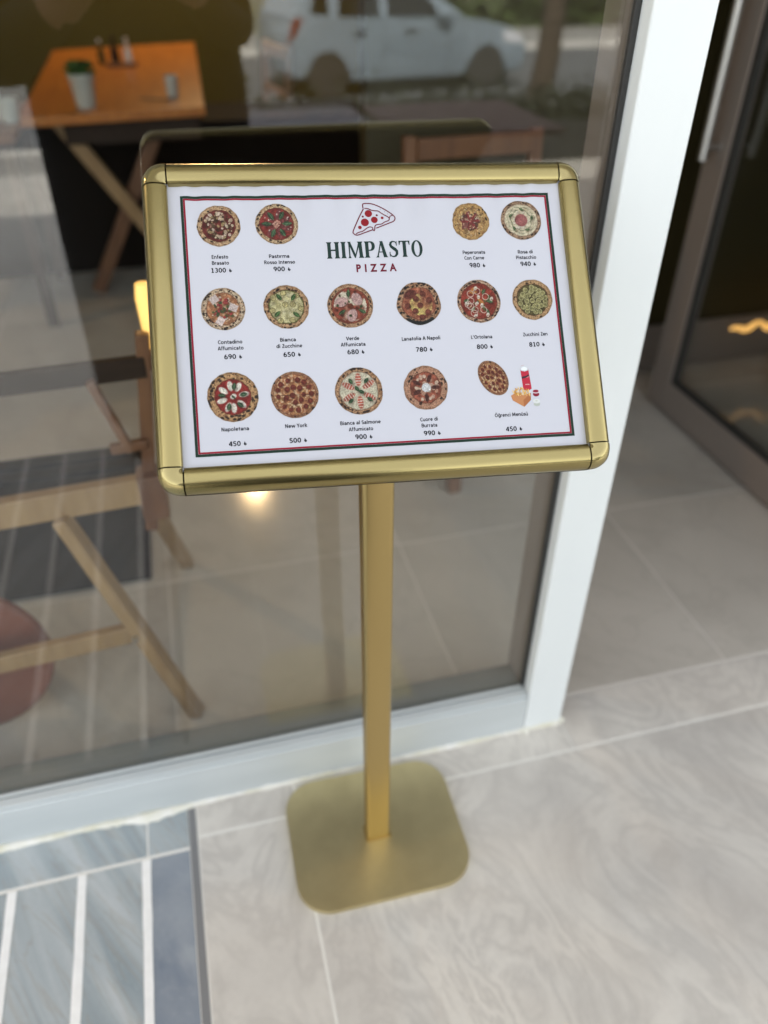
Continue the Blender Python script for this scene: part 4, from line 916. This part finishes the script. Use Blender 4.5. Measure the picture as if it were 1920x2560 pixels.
# round terracotta tray leaning behind the stretcher
bm = bmesh.new(); me = lathe([(.001, -.012), (.165, -.012), (.172, -.005), (.172, .006), (.165, .012), (.001, .012)], (0, 0, 0), 40)
me.transform(Matrix.Translation((-.53, .30, .176)) @ Matrix.Rotation(R(84), 4, 'X'))
tag(link('round_tray', me, M['terracotta'], smooth=True, loc=(-.53, .30, 0)), 'round terracotta tray standing on edge behind the chair stretcher', 'tray')

# orange table with crossed legs
tb = thing('dining_table', 'orange varnished wooden table with crossed legs at the back', 'table', (-.08, 3.5, 0))
quad = [(-.50, 2.50), (.185, 2.58), (.29, 4.85), (-.53, 4.6)]
link('tabletop', prism(quad, .715, .75, .004, 2), M['orange_wood'], tb)
link('apron', box(-.36, .16, 2.60, 2.625, .63, .7145), M['dark_wood'], tb)
for y in (2.66, 4.3):
    link('leg', bar((-.385, y, .712), (.06, y, .006), .055, .04, up=(0, 1, 0)), M['light_wood'], tb)
    link('leg', bar((.02, y + .045, .712), (-.375, y + .045, .006), .055, .04, up=(0, 1, 0)), M['brown_wood'], tb)

bn = thing('storage_bench', 'dark wooden storage bench in the shade under the orange table', 'bench', (-.2, 3.1, 0))  # added dark bulk that keeps the space under the table dark
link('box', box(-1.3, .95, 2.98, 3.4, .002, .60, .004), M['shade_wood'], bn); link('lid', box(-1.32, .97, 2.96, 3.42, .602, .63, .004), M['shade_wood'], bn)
pot = thing('plant_pot', 'small green plant in a grey tapered pot on the orange table', 'plant', (-.262, 2.66, .75))
link('pot', lathe([(.001, .001), (.036, .001), (.047, .10), (.051, .105), (.051, .118), (.045, .118), (.041, .10), (.001, .10)], (-.262, 2.66, .75), 24), M['grey_pot'], pot, smooth=True)
bm = bmesh.new()
for k in range(240):
    a, e, rr = rnd.uniform(0, 6.28), rnd.uniform(.1, 1.5), rnd.uniform(.015, .055); c = Vector((-.262 + rr * math.cos(a) * math.cos(e * .5), 2.66 + rr * math.sin(a) * math.cos(e * .5), .862 + .042 * math.sin(e)))
    d1, d2 = Vector([rnd.uniform(-1, 1) for _ in range(3)]).normalized() * .012, Vector([rnd.uniform(-1, 1) for _ in range(3)]).normalized() * .008
    bm.faces.new([bm.verts.new(c + q) for q in (d1, d2, -d1, -d2)])
link('foliage', bm_me(bm), M['leaf2'], pot, kind='stuff')

def bottle(name, label, cat, x, y, z, s, m_, capm, grp=None):
    t = thing(name, label, cat, (x, y, z), grp)
    link('body', lathe([(.001, .001), (.028 * s, .001), (.03 * s, .01 * s), (.03 * s, .09 * s), (.012 * s, .13 * s), (.011 * s, .16 * s)], (x, y, z), 16), m_, t, smooth=True)
    link('cap', lathe([(.013 * s, .1602 * s), (.013 * s, .185 * s)], (x, y, z), 12), capm, t)
bottle('sauce_bottle', 'dark sauce bottle in the group at the far side of the orange table', 'bottle', -.165, 3.85, .75, .72, M['dark_wood'], M['dark_wood'])
bottle('sauce_bottle', 'white sauce bottle in the group at the far side of the orange table', 'bottle', -.10, 3.87, .75, .66, M['white_cer'], M['white_cer'])
bottle('sauce_bottle', 'yellow bottle left of the dark one on the orange table', 'bottle', -.235, 3.92, .75, .6, M['led'] if False else M['mustard'], M['white_cer'])
tag(link('sauce_tray', box(-.21, -.06, 3.77, 3.82, .751, .768, .004), M['brown_wood'], loc=(-.13, 3.80, .751)), 'low brown tray in front of the sauce bottles', 'tray')
tag(link('tumbler', lathe([(.001, .001), (.022, .001), (.028, .08), (.026, .08), (.021, .006), (.001, .006)], (.075, 2.82, .75), 18), M['grey_pot'], smooth=True, loc=(.075, 2.82, .75)), 'small pale tumbler near the front right of the orange table', 'tumbler')
tag(link('table_knife', bar((-.06, 2.80, .754), (.06, 2.74, .754), .014, .003, .001), M['dark_metal'], loc=(0, 2.77, .754)), 'dark table knife lying beside the tumbler on the orange table', 'knife')

# side table at the left with white crockery
st = thing('side_table', 'dark side table at the left edge carrying white crockery', 'table', (-.95, 2.6, 0))
link('tabletop', box(-1.25, -.50, 2.3, 2.95, .70, .735, .004), M['brown_wood'], st)
for x in (-1.2, -.56):
    for y in (2.36, 2.9): link('leg', box(x, x + .04, y - .02, y + .02, .002, .6995), M['dark_wood'], st)
tag(link('carafe', lathe([(.001, .001), (.045, .001), (.05, .02), (.045, .12), (.022, .19), (.026, .25), (.001, .25)], (-.60, 2.55, .7355), 20), M['white_cer'], smooth=True, loc=(-.60, 2.55, .7355)), 'white ceramic carafe on the side table at the left edge', 'carafe')
tag(link('cup', lathe([(.001, .001), (.03, .001), (.04, .08), (.037, .08), (.028, .008), (.001, .008)], (-.525, 2.5, .7355), 20), M['grey_pot'], smooth=True, loc=(-.525, 2.5, .7355)), 'grey cup beside the white carafe', 'cup')

def chair(label, x, y, rz, wood, seatm, hs=.46, hb=.86):
    t = thing('wooden_chair', label, 'chair', (x, y, 0), 'wooden chairs in the shop'); t.rotation_euler = (0, 0, rz)
    def lk(n, me, m_):
        o = link(n, me, m_); o.parent = t; return o
    lk('seat', box(-.21, .21, -.21, .21, hs - .025, hs, .006), seatm)
    for sx in (-1, 1):
        lk('leg', box(sx * .19 - .017, sx * .19 + .017, -.207, -.173, .002, hs - .026, .002), wood)
        lk('back_post', bar((sx * .19, .19, .002), (sx * .19, .24, hb), .034, .028), wood)
    lk('back_rail', box(-.172, .172, .215, .24, hb - .06, hb - .005, .004), wood); lk('back_rail', box(-.172, .172, .208, .225, hs + .14, hs + .18, .004), wood)
    lk('stretcher', box(-.172, .172, -.2, -.18, .2, .23, .002), wood)
    return t
chair('brown wooden chair seen through the glass above the top right of the menu frame', .845, 1.04, R(4), M['brown_wood'], M['dark_wood'], .45, .87)
chair('light wooden chair with an orange seat right of the orange table', .42, 3.75, R(-80), M['light_wood'], M['orange_wood'], .46, .84)
chair('wooden chair with an orange seat tucked behind the top edge of the menu frame', .46, 2.0, R(10), M['brown_wood'], M['brown_wood'], .40, .56)

def pendant(x, y, z, label, pw):
    t = thing('pendant_lamp', label, 'lamp', (x, y, z), 'warm pendant lamps in the shop')
    link('bulb', lathe([(.002, -.04), (.02, -.035), (.032, -.01), (.03, .015), (.014, .04), (.012, .05)], (x, y, z), 16), M['bulb'], t, smooth=True)
    link('shade', lathe([(.13, -.02), (.11, .03), (.05, .08), (.02, .1), (.018, .1), (.046, .076), (.105, .026), (.125, -.02)], (x, y, z), 24, False), M['dark_metal'], t, smooth=True)
    link('cord', tube([(x, y, z + .1), (x, y, 2.7)], .004, 6), M['dark_metal'], t)
    l = bpy.data.lights.new('lamp_light', 'POINT'); l.energy = pw; l.color = (1, .66, .34); l.shadow_soft_size = .04
    o = bpy.data.objects.new('lamp_light', l); C.objects.link(o); o.parent = t; o.location = (0, 0, -.08)
pendant(.32, 4.4, 2.35, 'warm pendant lamp above the far end of the orange table', 14)
pendant(.62, 5.3, 2.3, 'warm pendant lamp hanging near the back wall', 12)  # added to light the table, its floor glow kept out of sight
pendant(-2.3, 1.6, 2.3, 'warm pendant lamp at the left side of the room', 8)
# glowing squiggle added by the partition in place of a reflection in the door glass
pts = [(1.86 + .012 * k, 1.30 - .02 * math.sin(k * .2), .165 + .014 * math.sin(k * .31) + .012 * math.sin(k * .83 + 1) + .0022 * k) for k in range(40)]
tag(link('string_light', tube(pts, [.006 + .005 * abs(math.sin(k * .37)) for k in range(40)], 8), M['led'], loc=(1.9, 1.3, .3)), 'warm glowing string light seen through the open door', 'string light')

# ------------------------------------------------------------------ outdoors, seen mirrored in the window
def cafe_table(label, x, y, topm, w=.6):
    t = thing('cafe_table', label, 'table', (x, y, 0), 'terrace tables behind the photographer')
    link('tabletop', box(x - w / 2, x + w / 2, y - w / 2, y + w / 2, .725, .75, .006), topm, t)
    link('column', tube([(x, y, .02), (x, y, .724)], .025, 12), M['dark_metal'], t); link('foot', lathe([(.21, .001), (.21, .012), (.03, .03)], (x, y, 0), 24), M['dark_metal'], t)
cafe_table('terrace table with a dusty pink top mirrored in the window', 1.10, -2.1, M['pink_cloth'])
cafe_table('terrace table with a grey blue patterned top mirrored in the window', .50, -2.15, M['blue_cloth'], .5)
pl = thing('planter', 'long dark planter with low hedge along the terrace edge', 'planter', (1.6, -4.55, 0))
link('box', box(.2, 3.2, -4.82, -4.45, .002, .26, .01), M['dark_metal'], pl)
bm = bmesh.new()
for k in range(3500):
    c = Vector((rnd.uniform(.22, 3.18), rnd.uniform(-4.82, -4.46), .26 + abs(rnd.gauss(0, .09)))); d1, d2 = Vector([rnd.uniform(-1, 1) for _ in range(3)]).normalized() * .03, Vector([rnd.uniform(-1, 1) for _ in range(3)]).normalized() * .018
    bm.faces.new([bm.verts.new(c + q) for q in (d1, d2, -d1, -d2)])
link('hedge', bm_me(bm), M['hedge_leaf'], pl, kind='stuff')
for x, y, mm, lab in ((3.9, -7.0, M['white_cer'], 'white bollard on the pavement left of the other'), (4.35, -6.95, M['pink_cloth'], 'pinkish bollard on the pavement beside the white one')):
    tag(link('bollard', lathe([(.07, 0), (.07, .42), (.05, .47), (.001, .48)], (x, y, -.53), 16), mm, loc=(x, y, -.53)), lab, 'bollard')

# parked car: x0 = rear bumper
def car():
    x0, yf, z0, wd = 1.74, -11.62, -.65, 1.68
    t = thing('parked_car', 'pale blue grey hatchback parked across the street, mirrored in the window', 'car', (x0 + 1.9, yf - wd / 2, z0))
    ax_r, ax_f = .62, 3.17; ar = .355
    def arch(cx): return [(cx + ar * math.cos(a), .30 + ar * math.sin(a)) for a in np.linspace(0, math.pi, 11)]
    low = [(.02, .30), (-.02, .55), (.04, .80), (.08, .97), (.6, 1.0), (1.6, .985), (2.75, .96), (3.2, .90), (3.62, .79), (3.82, .66), (3.86, .45), (3.80, .24)]
    low += [(ax_f + ar, .22)] + arch(ax_f) + [(ax_f - ar, .20), (ax_r + ar, .20)] + arch(ax_r) + [(ax_r - ar, .24)]
    me = prism([(x0 + a, z0 + b) for a, b in low], yf - wd, yf, .05, 3, 'y'); body = link('body', me, M['car'], t, smooth=True)
    # greenhouse
    bm = bmesh.new(); bl = [(.08, .965), (2.80, .955)]; rf = [(.38, 1.46), (.9, 1.52), (1.65, 1.50), (2.02, 1.42)]
    def ring(inset_b, inset_r, side):
        y = (lambda i: yf - i if side else yf - wd + i)
        return [bm.verts.new((x0 + a, y(inset_b), z0 + b)) for a, b in (bl[0],)] + [bm.verts.new((x0 + a, y(inset_r), z0 + b)) for a, b in rf] + [bm.verts.new((x0 + a, y(inset_b), z0 + b)) for a, b in (bl[1],)]
    A, B = ring(.03, .17, True), ring(.03, .17, False); bm.faces.new(A); bm.faces.new(list(reversed(B)))
    for k in range(6): bm.faces.new((A[k], B[k], B[(k + 1) % 6], A[(k + 1) % 6]))
    bmesh.ops.recalc_face_normals(bm, faces=bm.faces); bmesh.ops.bevel(bm, geom=list(bm.edges), offset=.03, segments=2, affect='EDGES')
    link('cabin', bm_me(bm), M['car'], t, smooth=True)
    def wn(name, pts, m_, off=.012):
        for side in (1,):
            q = []
            for a, b in pts:
                ins = .03 + (b - .96) / .54 * .14
                q.append((x0 + a, yf - ins + off, z0 + b))
            bm = bmesh.new(); fr_ = [bm.verts.new(v) for v in q]; bk = [bm.verts.new((v[0], v[1] - .02, v[2])) for v in q]; bm.faces.new(fr_); bm.faces.new(list(reversed(bk))); n = len(q)
            for k in range(n): bm.faces.new((fr_[k], bk[k], bk[(k + 1) % n], fr_[(k + 1) % n]))
            bmesh.ops.recalc_face_normals(bm, faces=bm.faces); link(name, bm_me(bm), m_, t)
    wn('side_window', [(.80, 1.01), (1.42, 1.0), (1.42, 1.43), (.86, 1.42)], M['car_glass']); wn('side_window', [(1.54, 1.0), (2.42, .99), (1.98, 1.38), (1.56, 1.42)], M['car_glass']); wn('side_window', [(.40, 1.05), (.66, 1.03), (.66, 1.32), (.50, 1.34)], M['car_glass'])
    for cx in (ax_r, ax_f):
        w = thing('wheel', '', '', (0, 0, 0)); del w['label']; del w['category']; w.parent = t; w.location = Vector((x0 + cx, yf - .10, z0 + .31)) - Vector(t.location)
        me = lathe([(.20, -.09), (.30, -.09), (.31, -.06), (.31, .06), (.30, .09), (.20, .09)], (0, 0, 0), 32); me.transform(Matrix.Rotation(R(90), 4, 'X')); o = link('tyre', me, M['tyre'], smooth=True); o.parent = w
        me = lathe([(.001, -.07), (.06, -.085), (.07, -.06), (.17, -.05), (.205, -.08), (.205, .08), (.001, .08)], (0, 0, 0), 24); me.transform(Matrix.Rotation(R(90), 4, 'X')); o = link('rim', me, M['rim'], smooth=True); o.parent = w
        link('wheel', lathe([(.001, -.1), (.31, -.1), (.31, .08), (.001, .08)], (0, 0, 0), 24), M['tyre'], None).matrix_world = Matrix.Translation((x0 + cx, yf - wd + .12, z0 + .31)) @ Matrix.Rotation(R(90), 4, 'X')
        o = C.objects[-1]; o.parent = t; o.location = Vector((x0 + cx, yf - wd + .12, z0 + .31)) - Vector(t.location)
        link('wheel_arch', box(x0 + cx - .33, x0 + cx + .33, yf - .35, yf - .22, z0 + .22, z0 + .62), M['tyre'], t)
    link('tail_lamp', prism([(x0 + .02, z0 + .70), (x0 + .16, z0 + .80), (x0 + .28, z0 + 1.02), (x0 + .12, z0 + .98)], yf - .06, yf + .006, 0, 1, 'y'), M['tail'], t)
    link('headlight', prism([(x0 + 3.45, z0 + .64), (x0 + 3.80, z0 + .60), (x0 + 3.70, z0 + .74), (x0 + 3.42, z0 + .80)], yf - .06, yf + .006, 0, 1, 'y'), M['lamp_clear'], t)
    mr = me = box(-.11, .11, 0, .16, 0, .13, .04, 3); me.transform(Matrix.Translation((x0 + 2.38, yf - .02, z0 + .95))); link('wing_mirror', me, M['car'], t, smooth=True)
    for a in (1.02, 1.80): link('door_handle', box(x0 + a, x0 + a + .18, yf + .001, yf + .03, z0 + .80, z0 + .83, .008), M['dark_metal'], t)
    link('door_seam', join([box(x0 + 1.478, x0 + 1.486, yf - .004, yf + .002, z0 + .26, z0 + .94), box(x0 + 2.50, x0 + 2.508, yf - .004, yf + .002, z0 + .26, z0 + .92)]), M['black_gap'], t)
    t.rotation_euler = (0, 0, R(-7))
    link('underbody', box(x0 + .25, x0 + 3.7, yf - wd + .1, yf - .25, z0 + .12, z0 + .32), M['tyre'], t)
car()

def tree(x, y, z, h, rad, label, n, lean=(.1, 0)):
    t = thing('street_tree', label, 'tree', (x, y, z), 'street trees mirrored in the window')
    pts = [(x + lean[0] * k / 6 * h + .05 * math.sin(k), y + lean[1] * k / 6 * h, z + h * k / 6) for k in range(7)]
    tr = link('trunk', tube(pts, [.15 - .015 * k for k in range(7)], 10), M['bark'], t, smooth=True)
    top = Vector(pts[-1])
    for k in range(6):
        a = k * 1.05; e = top + Vector((math.cos(a) * rad * .7, math.sin(a) * rad * .7, rad * rnd.uniform(.2, .8))); link('limb', tube([pts[4 + k % 3], (Vector(pts[4 + k % 3]) + e) / 2 + Vector((0, 0, .2)), e], [.06, .04, .015], 6), M['bark'], t)
    bm = bmesh.new(); cl = [top + Vector((rnd.gauss(0, .45) * rad, rnd.gauss(0, .45) * rad, rad * .4 + rnd.gauss(0, .35) * rad)) for _ in range(26)]
    for k in range(n):
        c = rnd.choice(cl) + Vector([rnd.gauss(0, .2) * rad for _ in range(3)]); d1, d2 = Vector([rnd.uniform(-1, 1) for _ in range(3)]).normalized() * .11, Vector([rnd.uniform(-1, 1) for _ in range(3)]).normalized() * .07
        bm.faces.new([bm.verts.new(c + q) for q in (d1, d2, -d1, -d2)])
    link('crown', bm_me(bm), M['leaf'], t, kind='stuff')
tree(3.75, -7.3, -.53, 2.6, .8, 'leaning street tree on the near pavement, mirrored right of the car', 5000, (.12, 0))
tree(9.5, -19, -.53, 3.5, 2.2, 'bushy tree across the street behind the car', 5000)
tree(14.5, -20.5, -.53, 3.0, 2.4, 'broad tree across the street at the right', 5000)
bm = bmesh.new()
for k in range(14000):
    x = rnd.uniform(6.5, 40); c = Vector((x, -20.6 + rnd.gauss(0, .5), -.75 + abs(rnd.gauss(0, .75)) * (1 + .3 * math.sin(x)))); d1, d2 = Vector([rnd.uniform(-1, 1) for _ in range(3)]).normalized() * .14, Vector([rnd.uniform(-1, 1) for _ in range(3)]).normalized() * .09
    bm.faces.new([bm.verts.new(c + q) for q in (d1, d2, -d1, -d2)])
tag(link('hedge', bm_me(bm), M['leaf'], loc=(20, -20.6, -.8)), 'ragged green hedge along the far side of the street', 'hedge')['kind'] = 'stuff'

# ------------------------------------------------------------------ the person taking the picture, mirrored in the window
def skin(name, joints, bones, m_, parent, root=0, sub=2):
    me = bpy.data.meshes.new(name); me.from_pydata([j[:3] for j in joints], bones, [])
    o = bpy.data.objects.new(name, me); C.objects.link(o)
    sk = o.modifiers.new('skin', 'SKIN'); sv = me.skin_vertices[0].data
    for k, j in enumerate(joints):
        rr = j[3] if isinstance(j[3], tuple) else (j[3], j[3]); sv[k].radius = rr
    sv[root].use_root = True
    s = o.modifiers.new('sub', 'SUBSURF'); s.levels = s.render_levels = sub
    d = bpy.context.evaluated_depsgraph_get(); d.update()
    m2 = bpy.data.meshes.new_from_object(o.evaluated_get(d)); bpy.data.objects.remove(o)
    ob = link(name, m2, m_, parent, smooth='all'); return ob
PY = -1.36; pxx = -.035
per = thing('person', 'person in dark jacket and wide trousers holding up a phone, mirrored in the window', 'person', (pxx, PY, 0))
J = [(pxx, PY, .98, (.17, .12)), (pxx, PY, 1.12, (.16, .11)), (pxx, PY + .01, 1.30, (.17, .12)), (pxx, PY + .01, 1.44, (.13, .09)), (pxx, PY + .02, 1.52, .055), (pxx, PY + .04, 1.60, .07), (pxx, PY + .06, 1.68, (.075, .095)), (pxx, PY + .05, 1.76, (.06, .075)),
     (pxx - .11, PY, .90, .13), (pxx - .145, PY + .03, .50, .10), (pxx - .15, PY, .14, .085), (pxx - .15, PY + .02, .05, .045), (pxx - .15, PY + .16, .035, .035),
     (pxx + .11, PY, .90, .13), (pxx + .145, PY + .03, .50, .10), (pxx + .15, PY, .14, .085), (pxx + .15, PY + .02, .05, .045), (pxx + .15, PY + .16, .035, .035),
     (pxx - .18, PY, 1.40, .09), (pxx - .34, PY + .04, 1.03, .10), (-.075, CAM.y - .09, 1.245, .03), (pxx + .18, PY, 1.40, .07), (pxx + .25, PY + .02, 1.09, .07), (.075, CAM.y - .09, 1.245, .03)]
Bn = [(0, 1), (1, 2), (2, 3), (3, 4), (4, 5), (5, 6), (6, 7), (0, 8), (8, 9), (9, 10), (10, 11), (11, 12), (0, 13), (13, 14), (14, 15), (15, 16), (16, 17), (3, 18), (18, 19), (19, 20), (3, 21), (21, 22), (22, 23)]
body = skin('body', J, Bn, M['cloth'], per)
body.data.materials.append(M['skin'])
for p in body.data.polygons:
    c = p.center + Vector(per.location)
    if c.z > 1.53 or (c.y > CAM.y - .17 and c.z > 1.1): p.material_index = 1
me = lathe([(.001, -.08), (.085, -.05), (.098, .0), (.09, .05), (.05, .09), (.001, .1)], (0, 0, 0), 20); me.transform(Matrix.Translation((pxx, PY + .02, 1.72)) @ Matrix.Diagonal((.95, 1.05, 1, 1))); link('hair', me, M['hair'], per, smooth='all')
me = lathe([(.225, .16), (.225, .6), (.222, .98), (.215, 1.1), (.20, 1.3), (.13, 1.46)], (0, 0, 0), 28, False); me.transform(Matrix.Translation((pxx, PY, 0)) @ Matrix.Diagonal((1.22, .72, 1, 1))); link('jacket', me, M['cloth'], per, smooth='all')
for s in (-1, 1):
    me = lathe([(.118, .06), (.115, .4), (.118, .7), (.12, .95)], (0, 0, 0), 20, False); me.transform(Matrix.Translation((pxx + s * .125, PY, 0)) @ Matrix.Diagonal((1.1, 1, 1, 1))); link('trouser_leg', me, M['cloth'], per, smooth='all')
    link('shoe', box(pxx + s * .15 - .05, pxx + s * .15 + .05, PY - .08, PY + .20, .002, .07, .025, 3), M['hair'], per, smooth=True)
    # five fingers closing round the edge of the phone
    hx, hy, hz = s * .075, CAM.y - .09, 1.245
    q = [(hx, hy, hz, .026)]; bb = []
    for k in range(4):
        b0 = len(q); zz = hz - .015 + .022 * k; q += [(hx + s * .004, hy + .035, zz + .01, .011), (hx - s * .01, hy + .062, zz + .02, .009), (hx - s * .03, hy + .072 - .003 * k, zz + .024, .0075)]; bb += [(0, b0), (b0, b0 + 1), (b0 + 1, b0 + 2)]
    b0 = len(q); q += [(hx - s * .02, hy + .01, hz + .03, .012), (hx - s * .032, hy + .035, hz + .05, .009)]; bb += [(0, b0), (b0, b0 + 1)]
    skin('hand', q, bb, M['skin'], per, 0, 1)
ph = box(-.038, .038, -.148, .012, .004, .0125, .004, 3); ph.transform(m @ Matrix.Identity(4))
tag(link('phone', ph, M['black_gap'], loc=CAM), 'dark phone held up in both hands', 'phone')
